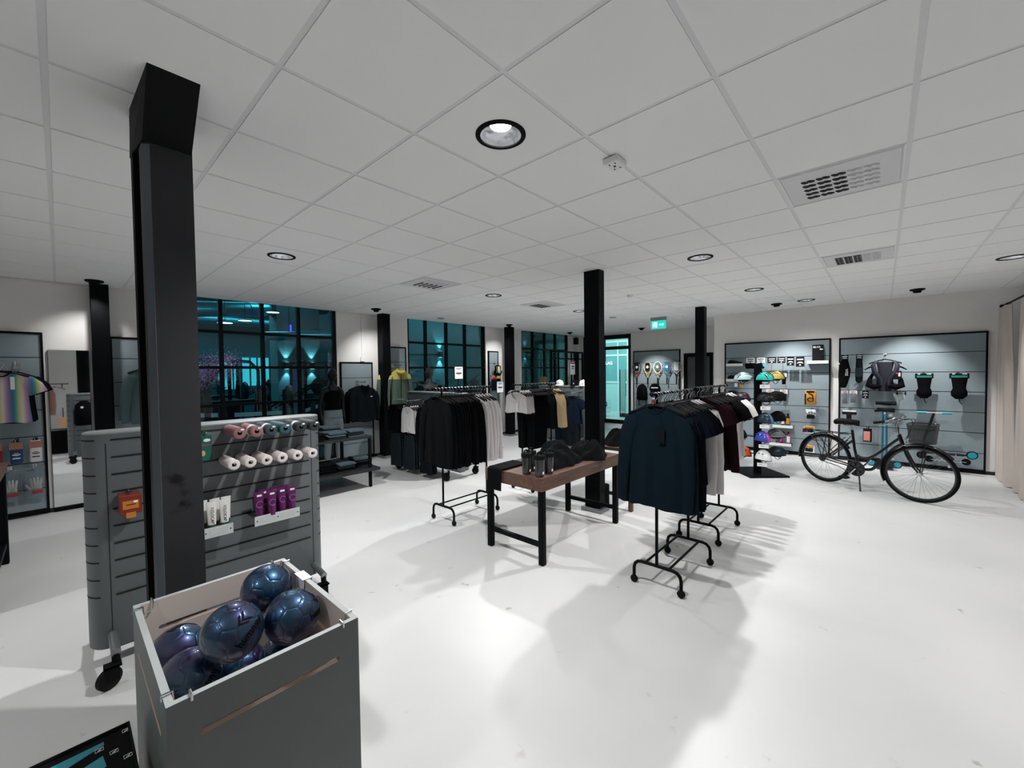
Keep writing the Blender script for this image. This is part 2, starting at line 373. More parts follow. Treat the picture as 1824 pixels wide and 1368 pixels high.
for (x, y, tg, _k), l in zip(SPOTS+SPOTS_ADDED, SL):
    t = thing('ceiling_spotlight', l, 'ceiling light', (x, y, ZC), group='black ceiling spotlights')
    MB().lathe([(.0, .0), (.085, 0), (.085, -.014), (.078, -.02), (.0, -.02)], 28).build('rose', BLACKM, t, True)
    a = Vector((0, 0, -.02)); d = (Vector(tg)-Vector((x, y, ZC))).normalized(); e = a+d*.05
    MB().tube([a+Vector((0, 0, .006)), a+d*.03], [.052, .046], 20, caps=True).build('head', BLACKM, t, True)
def nozzle_mesh(m):
    s = MB()
    for q in range(2): s.tube([(-.026+.026*q, -.012, -.006), (-.013+.026*q, .002*(-1)**q, -.008), (.026*q, .012, -.006)], [.007, .010, .007], 6)
    return s.mesh('nozzle', m, True)
NOZ = [nozzle_mesh(mat('vent_dark', '#2a2b2d', .6)), nozzle_mesh(mat('vent_white', '#dcdcde', .5))]
def vent(x, y, label, dark=5):
    t = thing('ceiling_vent', label, 'vent', (x, y, ZC), group='ceiling vents with nozzles')
    V = mat('vent_white', '#dcdcde', .5)
    p = MB(); p.box(-.283, .283, -.283, .283, -.004, .0)
    p.build('panel', V, t)
    for i in range(5):
        for j in range(5):
            o = link('nozzle', NOZ[j < 2], t, True, 0, (-.13+.075*i, -.15+.075*j, 0), PI/2); o.scale = (1.15, .85, 1)
    b = MB(); b.tube([(-.275, -.275, -.0045), (.275, -.275, -.0045), (.275, .275, -.0045), (-.275, .275, -.0045)], .0035, 4, closed=True); b.build('rim', V, t)
vent(3.294, .21, 'square white ceiling vent, the larger one above the open floor'); vent(5.694, .21, 'square white ceiling vent above the bicycle, smaller in view')
vent(3.294, 4.41, 'square white ceiling vent above the low clothes table'); vent(5.694, 4.41, 'square white ceiling vent above the rack of white crop tops')
t = thing('motion_sensor', 'white square motion sensor on the ceiling beside the big downlight', 'sensor', (2.10, 1.115, ZC))
MB().rbox(-.058, .058, -.046, .046, -.036, 0, .008).build('housing', WHITE, t, bevel=.003)
MB().lathe([(.0, -.038), (.007, -.0375), (.009, -.035)], 16).build('lens', BLACKM, t)
s = MB()
for a, b in ((.03, .016), (-.03, .016), (.03, -.018), (-.03, -.018)): s.box(a-.006, a+.006, b-.003, b+.003, -.0372, -.0358)
s.build('slot', BLACKM, t)
for x, y, l in ((5.95, 2.91, 'white smoke detector on the ceiling beyond the black middle column'), (9.3, 4.58, 'white smoke detector on the ceiling before the glass door'), (9.08, 3.18, 'white smoke detector on the ceiling by the exit sign')):
    t = thing('smoke_detector', l, 'detector', (x, y, ZC), group='smoke detectors')
    MB().lathe([(0, -.04), (.03, -.04), (.045, -.024), (.05, 0)], 20).build('housing', WHITE, t, True)
# exit sign hanging from the ceiling
t = thing('exit_sign', 'green illuminated exit sign with running man and arrow under the ceiling', 'sign', (8.83, 3.655, ZC))
MB().box(-.03, .03, -.17, .17, -.075, 0).build('housing', STEELG, t, bevel=.004)
MB().box(-.006, .006, -.165, .165, -.255, -.075).build('sign_panel', glow('exit_green', '#20c2b2', .8), t)
W = glow('exit_white', '#e8fff8', 1.6); s = MB(); X = -.0085
def qd(pl): s.prism(pl, X-.001, X+.0015, 'x')
qd([(-.02, -.155), (-.09, -.155), (-.09, -.135), (-.12, -.165), (-.09, -.195), (-.09, -.175), (-.02, -.175)])
qd([(.12, -.11), (.03, -.11), (.03, -.225), (.045, -.225), (.045, -.122), (.105, -.122), (.105, -.225), (.12, -.225)])
s.ball((X, .07, -.132), .009, 8, 6, (.2, 1, 1)); s.tube([(X, .072, -.145), (X, .078, -.175)], .008, 6); s.tube([(X, .078, -.175), (X, .066, -.195), (X, .07, -.22)], .005, 6); s.tube([(X, .078, -.175), (X, .09, -.19), (X, .1, -.19)], .005, 6)
s.tube([(X, .072, -.148), (X, .058, -.155), (X, .052, -.168)], .004, 6); s.tube([(X, .073, -.148), (X, .09, -.157), (X, .092, -.17)], .004, 6)
s.build('pictogram', W, t)
# conduit and little boxes on the back wall
t = thing('cable_conduit', 'white cable conduit running down the back wall to a small box', 'conduit', (3.97, YB-.012, 0))
MB().box(-.014, .014, -.01, .011, 1.98, ZC).build('duct', WHITE, t); MB().box(-.04, .04, -.02, .011, 1.89, 1.98).build('socket_box', WHITE, t, bevel=.004)
t = thing('wall_speaker', 'small black loudspeaker high on the wall beside the glass door', 'speaker', (11.40, YB-.06, 2.66))
MB().rbox(-.07, .07, -.06, .06, -.12, .10, .01).build('cabinet', BLACKM, t); MB().lathe([(0, -.062), (.04, -.061), (.045, -.058)], 16, axis='y', at=(0, 0, 0)).build('cone', RUBBER, t)
t = thing('alarm_box', 'small white box high on the wall beside the last window', 'alarm', (8.56, YB-.03, 2.62))
MB().rbox(-.06, .06, -.03, .03, -.1, .1, .01).build('cover', WHITE, t)
# ---------------------------------------------------------------- slatwall panels
DARKGAP = mat('slot_shadow_black', '#08090a', .8)
SLOTZ = [.32+.3138*k for k in range(6)]
def slatwall(label, loc, rotz, W, z1, hooks=(), rods=()):
    """wall panel of grey boards in a black frame; local x runs along the wall, local -y faces the shop"""
    t = thing('slatwall_panel', label, 'display wall', loc, rotz, 'grey slatwall panels in black frames')
    z0 = .015; f = MB(); w = W/2; b = .022
    f.box(-w, -w+b, -.045, 0, z0, z1); f.box(w-b, w, -.045, 0, z0, z1); f.box(-w+b, w-b, -.045, 0, z1-b, z1); f.box(-w+b, w-b, -.045, 0, z0, z0+.05)
    f.build('frame', BLACKM, t)
    zs = [z0+.05]+[z for z in SLOTZ if z < z1-.1]+[z1-b]
    m = MB()
    for a, c in zip(zs[:-1], zs[1:]): m.box(-w+b, w-b, -.032, -.012, a+.005, c-.005)
    m.build('boards', GREYM, t)
    MB().box(-w+b, w-b, -.013, -.002, z0+.05, z1-b).build('backing', DARKGAP, t)
    for x, z, L in hooks:
        L += .1; h = MB(); h.tube([(x, -.033, z), (x, -.033-L, z-.0), (x, -.04-L, z+.02)], .0035, 6); h.box(x-.018, x+.018, -.036, -.032, z-.02, z+.02)
        h.build('hook', CHROME, t, True)
    for x, z, L in rods:
        h = MB(); h.tube([(x, -.033, z), (x, -.033-L, z), (x, -.033-L, z+.03)], .008, 8); h.box(x-.03, x+.03, -.038, -.032, z-.05, z+.03)
        h.build('rod', CHROME, t, True)
    return t
RWX = XR-.002
def ry(y): return 1.596-y      # wall-right panel with shoes: local x of world y
def ry2(y): return -.292-y
slatwall('grey slatwall of shoes, socks and bottles behind the helmet stand', (RWX, 1.596, 0), -PI/2, 1.772, 2.205,
         [(ry(y), z, .11) for y, z in ((1.965, 1.87), (1.78, 1.87), (1.597, 1.87), (1.44, 1.87), (1.295, 1.87), (1.145, 1.87), (1.4, 1.56), (1.62, 1.25), (1.40, 1.25), (.985, 1.25), (.98, .9), (1.0, .58))])
slatwall('grey slatwall of bags and a backpack harness behind the bicycle', (RWX, -.292, 0), -PI/2, 1.768, 2.195,
         [(ry2(y), z, .1) for y, z in ((.50, 1.87), (.305, 1.87), (-.49, 1.555), (-.87, 1.555), (.49, 1.25), (.38, 1.25), (.22, 1.25), (-.225, 1.25), (.43, .94), (.185, .62), (-.025, 1.87))])
slatwall('grey slatwall with the rainbow t-shirt, socks and gloves', (-.69, YB-.002, 0), 0, 1.13, 2.19,
         [(x+.69, z, .1) for x, z in ((-.36, .92), (-.215, .92), (-.51, .92), (-.23, .60), (-.42, .60))], [(.36, 1.80, .3)])
slatwall('narrow grey slatwall with grey-green shirts beside the mirror column', (.775, YB-.002, 0), 0, .65, 2.175, (), [(-.02, 1.84, .32)])
slatwall('low narrow grey slatwall with the black zip jackets', (3.84, YB-.002, 0), 0, .65, 1.88, (), [(-.0, 1.50, .32)])
slatwall('narrow grey slatwall with the yellow-green jackets', (4.665, YB-.002, 0), 0, .55, 2.205, (), [(-.05, 1.82, .32), (-.06, .92, .3)])
slatwall('narrow grey slatwall holding black-yellow sports gloves by the last column', (7.57, YB-.002, 0), 0, .36, 2.205, [(.03, 1.88, .1), (-.09, 1.56, .1), (.09, 1.56, .1)])
FY = 4.908
slatwall('grey slatwall of rackets and a black backpack on the far wall', (XF-.002, FY, 0), -PI/2, 1.39, 2.24,
         [(FY-y, z, .1) for y, z in ((5.46, 1.89), (5.13, 1.89), (4.83, 1.89), (4.56, 1.89), (4.29, 1.89), (5.28, 1.25), (4.9, 1.25), (4.94, .93))])

# ---------------------------------------------------------------- mobile gondolas
def gondola(label, loc, rotz, hl=.64, rods=(), pegs=()):
    t = thing('mobile_gondola', label, 'display stand', loc, rotz, 'grey slotted display stands on castors')
    fx, hy, z0, z1 = hl-.09, .11, .12, 1.335
    def ring(z, i=0):
        p = []
        for k in range(13):
            a = -PI/2+PI*k/12; p.append((fx+(.09-i)*math.cos(a), (hy-i)*math.sin(a), z))
        for k in range(13):
            a = PI/2+PI*k/12; p.append((-fx+(.09-i)*math.cos(a), (hy-i)*math.sin(a), z))
        return p
    MB().loft([ring(z0, .006), ring(z0+.006), ring(z1-.008)]).build('body', FIXT, t, True)
    MB().loft([ring(z1-.008), ring(z1-.002, .002), ring(z1, .006)]).build('top_cap', FIXL, t, True)
    s = MB()
    for k in range(10):
        z = 1.295-.0975*k
        for sy in (-1, 1):
            s.box(-fx+.02, fx-.02, sy*(hy+.0006)-.004, sy*(hy+.0006)+.004, z-.0042, z+.0042)
        for sx in (-1, 1):
            arc = [(sx*(fx+.0906*math.cos(a)), (hy+.0006)*math.sin(a)) for a in [(-.92+1.84*q/8)*PI/2*.75 for q in range(9)]]
            s.loft([[(x*1.0003, y*1.0003, z-.004) for x, y in arc], [(x*1.0003, y*1.0003, z+.004) for x, y in arc]], False, False)
    s.build('slot', DARKGAP, t)
    for sx in (-1, 1):
        for sy in (-1, 1): MB().box(sx*fx-.0015, sx*fx+.0015, sy*(hy+.0003)-.002, sy*(hy+.0003)+.002, z0+.01, z1-.06).build('seam', DARKGAP, t)
    MB().box(-fx, fx, -.05, .05, .085, .121).build('base_beam', FIXT, t)
    for sx in (-1, 1):
        x = sx*(fx+.0)
        for sy in (-1, 1):
            arm = MB().tube([(x, sy*.10, .20), (x, sy*.29, .175)], .021, 14).build('foot', STEELG, t, True)
            w = MB(); y = sy*.30
            w.lathe([(.0, -.018), (.045, -.018), (.055, -.012), (.055, .012), (.045, .018), (.0, .018)], 20, (x-.03, y, .055), 'y'); w.xf(Matrix.Translation((x-.03, y, 0)) @ Matrix.Rotation(.5, 4, 'Z') @ Matrix.Translation((-x+.03, -y, 0))); w.build('caster_wheel', RUBBER, t, True)
            f = MB(); f.tube([(x, sy*.275, .165), (x, sy*.28, .125)], .018, 10); f.box(x-.05, x+.01, y-.03, y-.025, .05, .125); f.box(x-.05, x+.01, y+.025, y+.03, .05, .125); f.box(x-.05, x+.02, y-.03, y+.03, .115, .125)
            f.build('caster_fork', BLACKM, t)
    for x, z, L in pegs:
        MB().tube([(x, -hy, z), (x, -hy-L, z+.004)], .006, 8).build('peg', CHROME, t, True)
    for x, z, L in rods:
        r = MB(); r.tube([(x, -hy, z), (x, -hy-L, z-.0), (x, -hy-L, z+.025)], .009, 8)
        for k in range(7): r.ball((x, -hy-.05-L*.8*k/7, z+.011), .007, 6, 4)
        r.build('rod', CHROME, t, True)
    return t
rollx = [.738, .832, .916, 1.0, 1.10, 1.19]; whitex = [.71, .80, .893, .986, 1.082, 1.182]
gondola('grey slotted display stand of foam rollers behind the bare steel column', (.71, 3.31, 0), 0, .64,
        pegs=[(x-.71, 1.295, .26) for x in rollx]+[(x-.71, 1.0975, .24) for x in whitex]+[(.245-.71, 1.0, .1), (.6-.71, 1.29, .1)])
gondola('grey slotted clothes stand with white tops behind the rack of black shirts', (4.215, 5.54, 0), -PI/2, .74,
        rods=[(-.64, 1.2, .3), (-.22, 1.2, .3), (.22, 1.2, .3), (-.59, .74, .28), (-.19, .74, .28), (.26, .74, .28)])
gondola('grey slotted stand topped with caps behind the rack of crop tops', (7.74, 5.42, 0), -PI/2, .68, rods=[(.18, 1.2, .3), (.5, 1.2, .3), (.2, .72, .28), (.5, .72, .28)])

# foam rollers on the stand: axis towards the shop
def roller(x, z, y0, L, r, c, label, group, band=None, tagc=PAPER):
    t = thing('foam_roller', label, 'roller', (x, y0, z), 0, group)
    MB().lathe([(.013, -L), (r-.003, -L), (r, -L+.003), (r, -.003), (r-.003, 0), (.013, 0), (.013, -L)], 28, axis='y').build('roll', c, t, True)
    MB().lathe([(.0, -L+.02), (.013, -L+.02)], 14, axis='y').build('core', BLACKM, t)
    if band:
        MB().lathe([(r+.0012, -L+.06), (r+.0012, -L+.10)], 28, axis='y').build('paper_band', band, t, True)
        pass
    if r > .034: MB().box(r*.15, r*.62, -L-.0015, -L-.0003, r*.45, r*.72).build('price_sticker', tagc, t)
    return t
WHITEF = mat('white_foam', '#d8cfcc', .8, var=.04, scale=30)
CR = [('#8a5f60', 'dusty pink'), ('#8d6464', 'dusty pink with pale band'), ('#27404a', 'dark petrol with pale band'), ('#245057', 'teal'), ('#23292d', 'charcoal with pale band'), ('#262b2f', 'charcoal')]
for i, (x, (c, n)) in enumerate(zip(rollx, CR)):
    roller(x, 1.289, 3.195, .25, .036, mat('roll_'+n.split()[0]+str(i), c, .7, var=.08, scale=25), '%s yoga roll, %s from the column in the upper row' % (n, ORD[i]), 'coloured rolls in the upper row', PAPER if 'band' in n else None)
for i, x in enumerate(whitex):
    roller(x, 1.0935, 3.195, .225, .033, WHITEF, 'white foam roll, %s from the column in the second row' % ORD[i], 'white foam rolls in the second row')
ALU = mat('clear_price_rail', '#c3c8c8', .35, .2)
def tray(label, x0, x1, z, y=3.198, D=.14):
    t = thing('display_shelf', label, 'shelf', ((x0+x1)/2, y, z)); w = (x1-x0)/2
    MB().box(-w, w, -D, 0, -.004, 0).build('tray', STEELG, t); MB().box(-w, w, -D-.003, -D, -.052, .012).build('price_rail', ALU, t)
    p = MB(); p.box(-w+.02, -w*.1, -D-.0042, -D-.003, -.042, .0); p.box(w*.12, w-.03, -D-.0042, -D-.003, -.042, .0); p.build('price_card', mat('price_card_grey', '#b9bfbf', .6, var=.2, scale=120), t)
    s = MB()
    for x in (-w+.014, 0, w-.014): s.ball((x, -D-.004, -.02), .004, 8, 5)
    s.build('rivet', BLACKM, t)
tray('small clear-fronted shelf carrying purple tubes on the grey stand', .835, 1.115, .70)
tray('small clear-fronted shelf carrying white tubes on the grey stand', .43, .715, .70)
def tube_pack(name, label, x, y, z, w, h, d, body, cap, group, txt=None, tc=None, cat='tube', rz=0):
    """squeeze tube standing on its cap, flat crimped end up"""
    t = thing(name, label, cat, (x, y, z), rz, group); rings = []
    for k in range(9):
        u = k/8; ww = w*(.40+.10*u); dd = d*(.5-.47*u**1.3); zz = .022+(h-.022)*u
        rings.append([(ww*math.cos(a)*(1 if abs(math.cos(a)) < .99 else 1), dd*math.sin(a), zz) for a in [2*PI*q/20 for q in range(20)]])
    MB().loft(rings).build('body', body, t, True)
    MB().lathe([(0, 0), (w*.38, 0), (w*.39, .02), (w*.36, .024)], 20).build('cap', cap, t, True)
    if txt:
        letters(txt, w*.42, tc, at(FACE_NY, 0, -d*.40-.004, h*.50) @ Matrix.Rotation(-PI/2, 4, 'Z') @ Matrix.Rotation(0, 4, 'X'), t)
    return t
PUR = mat('purple_tube', '#551650', .3, var=.12, scale=14, coat=.3); PURL = mat('purple_print', '#8a4a8c', .4)
for i, (x, y) in enumerate(((.87, 3.085), (.945, 3.075), (1.015, 3.095), (1.075, 3.085), (.915, 3.145), (.985, 3.15), (1.05, 3.15))):
    t = tube_pack('purple_tube', '%s purple tube with paler swirl on the clear-fronted shelf, %s row' % (ORD[i % 4 if i < 4 else i-4], 'front' if i < 4 else 'rear'), x, y, .70, .064, .165, .05, PUR, PUR, 'purple tubes on the small shelf')
    s = MB(); s.tube([(.02*math.cos(a), -.0255+.012*(.085+.022*math.sin(a))/.165, .085+.02*math.sin(a)) for a in [.5+5*q/10 for q in range(11)]], .0035, 5); s.build('swirl', PURL, t)
    MB().box(-.014, .014, -.0145, -.0125, .138, .15).build('price_sticker', PAPER, t)
WT = mat('white_tube', '#d9d9d6', .4); GCAP = mat('green_cap', '#1d4a33', .4); INK = mat('black_ink', '#1a1d1e', .6)
for i, (x, y) in enumerate(((.61, 3.085), (.675, 3.08), (.545, 3.08), (.64, 3.15), (.575, 3.15), (.70, 3.15))):
    tube_pack('white_tube', '%s white cream tube with dark green cap on the clear-fronted shelf, %s row' % (ORD[i % 3], 'front' if i < 3 else 'rear'), x, y, .70, .055, .165, .036, WT, GCAP, 'white tubes on the small shelf', 'XYLOCAP' if i < 3 else None, INK)
# red-orange boxes and green pack hanging on pegs
RO = mat('red_box', '#7e2a1c', .5, var=.1, scale=30); OR = mat('orange_label', '#c07a2c', .5, var=.15, scale=40)
for i in range(4):
    t = thing('tape_box', '%s red and orange tape box on the peg of the grey stand' % ['front', 'next', 'third', 'rear'][i], 'box', (.245, 3.095+.027*i, .865), 0, 'red and orange tape boxes on a peg')
    MB().rbox(-.045, .045, -.0125, .0125, .02, .125, .003).build('box', RO, t)
    MB().box(-.033, .033, -.0138, -.0122, .05, .095).build('label', OR, t); MB().box(-.02, .02, -.0138, -.0122, .0, .03).build('flap', OR, t)
    MB().box(-.02, .02, -.0146, -.0137, .070, .077).build('print', RO, t)
    if i == 0: MB().box(.012, .028, -.0152, -.0139, .082, .093).build('price_sticker', PAPER, t)
GR = mat('green_pack', '#0f5a4d', .4); MG = mat('magenta', '#a8246f', .5)
t = thing('blister_pack', 'green pack with magenta stripe hanging beside the bare steel column', 'pack', (.598, 3.13, 1.115))
MB().rbox(-.032, .032, -.012, .012, 0, .165, .006).build('pouch', GR, t); MB().box(-.033, .033, -.0135, -.0118, .098, .104).build('stripe', MG, t)
MB().ball((.006, -.012, .13), .014, 12, 8, (1.3, .15, .7)).build('logo', PAPER, t, True); MB().ball((-.014, -.012, .05), .018, 12, 8, (.6, .15, 1)).build('picture', mat('skin_print', '#c79a86', .6), t, True)
MB().box(-.012, .012, -.002, .002, .165, .185).build('hang_tab', GR, t)

# ---------------------------------------------------------------- ball bin
BINM = mat('bin_grey', '#5e6363', .55, var=.04, scale=4); BINI = mat('bin_cream_inside', '#c9bfb8', .7, var=.05, scale=4); BINE = mat('bin_rim_grey', '#a5abab', .45); CUT = mat('bin_slot_edge', '#b39a8a', .6)
bin_ = thing('ball_bin', 'grey slotted bin full of dark blue footballs', 'bin', (.415, 1.695, 0))
def panel(name, W, z0, z1, slots, M, outside):
    """upright board with long rounded slots: outer skin, inner skin and cut edges. local x width, y 0 outside to .018 inside"""
    def hole(cx, cz, hl, r, n=8): return [(cx+hl-r+r*math.cos(a), cz+r*math.sin(a)) for a in [-PI/2+PI*k/n for k in range(n+1)]]+[(cx-hl+r+r*math.cos(a), cz+r*math.sin(a)) for a in [PI/2+PI*k/n for k in range(n+1)]]
    b = MB(); w = W/2
    bands = sorted(slots, key=lambda s: s[1]); cuts = [z0]
    for k in range(len(bands)-1): cuts.append((bands[k][1]+bands[k+1][1])/2)
    cuts.append(z1)
    for (cx, cz, hl, r), za, zb in zip(bands, cuts[:-1], cuts[1:]):
        h = hole(cx, cz, hl, r); n = len(h); q = []
        for (x, z) in h:
            dx, dz = x-cx, z-cz
            if abs(x-cx) > hl-r-1e-6 and abs(dz) < r*.72: q.append((w if dx > 0 else -w, z if abs(dz) < r*.3 else (zb if dz > 0 else za)))
            else: q.append((x if abs(dx) < hl-r+1e-6 else (w if dx > 0 else -w), zb if dz > 0 else za))
        for y, mi in ((0, 0), (.018, 1)):
            b.mi = mi; b.loft([[(x, y, z) for x, z in q], [(x, y, z) for x, z in h]], True, False)
        b.mi = 2; b.loft([[(x, 0, z) for x, z in h], [(x, .018, z) for x, z in h]], True, False)
    b.mi = 0; b.add([(-w, 0, z0), (-w, .018, z0), (-w, .018, z1), (-w, 0, z1), (w, 0, z0), (w, .018, z0), (w, .018, z1), (w, 0, z1)], [(0, 1, 2, 3), (4, 7, 6, 5), (0, 4, 5, 1)])
    b.mi = 3; b.add([(-w, 0, z1), (w, 0, z1), (w, .018, z1), (-w, .018, z1)], [(0, 1, 2, 3)])
    b.xf(M); return b.build(name, [BINM, BINI, CUT, BINE], bin_)
bw, bl = .258, .35
panel('front_panel', 2*bw, .12, .80, [(0, .692, .19, .0085), (0, .31, .19, .0085)], Matrix.Translation((0, -bl, 0)), 1)
panel('back_panel', 2*bw, .12, .80, [(0, .692, .19, .0085), (0, .31, .19, .0085)], Matrix.Translation((0, bl, 0)) @ Matrix.Rotation(PI, 4, 'Z'), 1)
panel('side_panel', 2*bl-.036, .12, .80, [(0, .672, .25, .0085), (0, .31, .25, .0085)], Matrix.Translation((-bw, 0, 0)) @ Matrix.Rotation(-PI/2, 4, 'Z'), 1)
panel('side_panel', 2*bl-.036, .12, .80, [(0, .672, .25, .0085), (0, .31, .25, .0085)], Matrix.Translation((bw, 0, 0)) @ Matrix.Rotation(PI/2, 4, 'Z'), 1)
MB().box(-bw+.018, bw-.018, -bl+.018, bl-.018, .36, .376).build('floor_board', BINI, bin_)
for sx in (-1, 1):
    for sy in (-1, 1):
        MB().box(sx*bw-.012*sx-.012, sx*bw-.012*sx+.012, sy*bl-.012*sy-.012, sy*bl-.012*sy+.012, 0, .12).build('leg', BINM, bin_)
        k = MB(); x, y = sx*(bw-.018), sy*(bl-.018)
        k.tube([(x-sx*.035, y+sy*.02, .79), (x-sx*.035, y+sy*.02, .806), (x-sx*.035, y-sy*.004, .806), (x-sx*.035, y-sy*.006, .775), (x-sx*.006, y-sy*.03, .775), (x-sx*.004, y-sy*.035, .806), (x+sx*.02, y-sy*.035, .806), (x+sx*.02, y-sy*.035, .79)], .0032, 6)
        k.build('corner_clip', CHROME, bin_, True)
t = thing('price_holder', 'white folded paper label hung over the rim of the ball bin', 'label', (.673, 1.80, .80))
k = MB(); k.box(-.028, .008, -.045, .045, .0015, .003); k.box(.0085, .0095, -.045, .045, -.03, .003); k.loft([[(-.0205, -.045, .002), (-.0205, .045, .002)], [(-.024, -.04, -.055), (-.024, .05, -.062)]], False, False)
k.build('card', PAPER, t)
# footballs: sphere with grooves along the seams of a truncated icosahedron
import bmesh
bmq = bmesh.new(); bmesh.ops.create_icosphere(bmq, subdivisions=6, radius=1)
ph = (1+5**.5)/2
pent = [Vector(v).normalized() for a in (1, -1) for b in (ph, -ph) for v in ((0, a, b), (a, b, 0), (b, 0, a))]
hexa = []
for a in range(12):
    for b in range(a+1, 12):
        for c in range(b+1, 12):
            if pent[a].dot(pent[b]) > .4 and pent[b].dot(pent[c]) > .4 and pent[a].dot(pent[c]) > .4: hexa.append((pent[a]+pent[b]+pent[c]).normalized())
BR = .0922
for v in bmq.verts:
    n = v.co.normalized(); d = sorted([n.dot(p)-.9393+.0 for p in pent]+[(n.dot(h)-.9150) for h in hexa], reverse=True)
    g = d[0]-d[1]; v.co = n*BR*(1-.022*math.exp(-(g/.012)**2))
ballme = bpy.data.meshes.new('football'); bmq.to_mesh(ballme); bmq.free()
ballme.polygons.foreach_set('use_smooth', [True]*len(ballme.polygons))
def ball_mat():
    m = bpy.data.materials.new('pearl_blue'); m.use_nodes = True; n = m.node_tree.nodes; L = m.node_tree.links; b = n['Principled BSDF']
    tc = n.new('ShaderNodeTexCoord'); z = n.new('ShaderNodeTexNoise'); z.inputs['Scale'].default_value = 9; L.new(tc.outputs['Object'], z.inputs['Vector'])
    r = n.new('ShaderNodeValToRGB'); r.color_ramp.elements[0].color = (*hexc('#1f4663'), 1); r.color_ramp.elements[1].color = (*hexc('#2b2850'), 1)
    r.color_ramp.elements[0].position = .4; r.color_ramp.elements[1].position = .68
    L.new(z.outputs['Fac'], r.inputs[0]); L.new(r.outputs[0], b.inputs['Base Color']); b.inputs['Metallic'].default_value = .75; b.inputs['Roughness'].default_value = .36
    b.inputs['Coat Weight'].default_value = 1; b.inputs['Coat Roughness'].default_value = .06; return m
BALLM = ball_mat(); ballme.materials.append(BALLM)
def wrap(me, r):
    for v in me.vertices:
        x, y, h = v.co; a, b = x/BR, y/BR; rr = r+h
        v.co = (rr*math.sin(a)*math.cos(b), -rr*math.cos(a)*math.cos(b), rr*math.sin(b))
    return me
def ball_marks(par):
    k = MB()
    for q in (0, 1):
        x0 = .002+.017*q
        k.loft([[(x0-.012+.022*abs(u)/.019, u, h) for u in [(-.019+.038*i/10) for i in range(11)]] for h in (.0002, .0008)], False, False)
        k.f = [f for f in k.f]
        k.loft([[(x0-.012+.022*abs(u)/.019, u, .0008) for u in [(-.019+.038*i/10) for i in range(11)]], [(x0-.002+.022*abs(u)/.019, u, .0008) for u in [(-.019+.038*i/10) for i in range(11)]]], False, False)
    me = k.mesh('chevron_mark', BLACKM); wrap(me, BR); link('chevron_mark', me, par)
    me = text_mesh('hummel', .036, .0004, .001); bmx = bmesh.new(); bmx.from_mesh(me)
    bmesh.ops.subdivide_edges(bmx, edges=[e for e in bmx.edges if e.calc_length() > .012], cuts=2); bmesh.ops.triangulate(bmx, faces=bmx.faces[:]); bmx.to_mesh(me); bmx.free()
    for v in me.vertices: v.co.y -= .044; v.co.z += .0008
    me.materials.clear(); me.materials.append(BLACKM); wrap(me, BR); link('lettering', me, par)
BALLS = [((.544, 1.86, .774), (-.3, .2, 1.2), 'top of the heap near the rear corner of the bin'), ((.55, 1.606, .756), (-.6, .2, .9), 'beside the rear side panel of the bin'),
         ((.366, 1.615, .784), (-.75, -.5, .5), 'on top in the middle of the bin, two chevrons showing'), ((.265, 1.912, .63), (-2.2, .3, .4), 'low in the bin corner by the steel column'),
         ((.266, 1.726, .626), (-.5, 2.6, .3), 'low against the narrow side slot of the bin'), ((.429, 1.808, .526), (-1.2, 2.4, .9), 'deep in the bin behind the top ones'), ((.553, 1.683, .575), (1.5, -2, .6), 'deep in the bin under the two upper ones')]
for i, (p, e, l) in enumerate(BALLS):
    t = thing('football', 'dark pearly blue football '+l, 'ball', p, 0, 'dark blue footballs in the bin')
    t.rotation_euler = e
    link('shell', ballme, t); ball_marks(t)
# low display box beside the bin
t = thing('display_box', 'low black box topped with teal picture panels beside the ball bin', 'box', (-.17, 1.62, 0))
MB().rbox(-.30, .295, -.22, .225, 0, .50, .01).build('carton', BLACKM, t)
TP = mat('teal_print', '#2f8a98', .4, var=.25, scale=8)
k = MB(); k.prism([(-.25, .175), (.23, .18), (.23, .165), (.16, .14), (-.25, .0)], .5005, .502, 'z'); k.prism([(-.1, .02), (.225, .115), (.23, .06), (.16, .04), (-.1, -.06)], .5005, .502, 'z')
k.build('picture', TP, t); MB().box(.12, .22, -.02, .035, .5005, .502).build('picture', mat('green_print', '#4c7a56', .5), t)
for a, b in ((.287-.005, .191-.005), (.219, .150), (.249, .109), (.276, .059)):
    k = MB(); k.tube([(a-.009, b-.007, .5022), (a+.009, b-.007, .5022), (a+.009, b+.007, .5022), (a-.009, b+.007, .5022)], .0009, 4, closed=True); k.prism([(a-.005, b-.003), (a+.006, b+.004), (a+.002, b-.003)], .5015, .503, 'z'); k.build('icon', PAPER, t)
k = MB(); k.tube([(-.295, .215, .503), (.29, .215, .503), (.29, -.215, .503), (-.295, -.215, .503)], .006, 6, closed=True); k.build('rim', RUBBER, t)

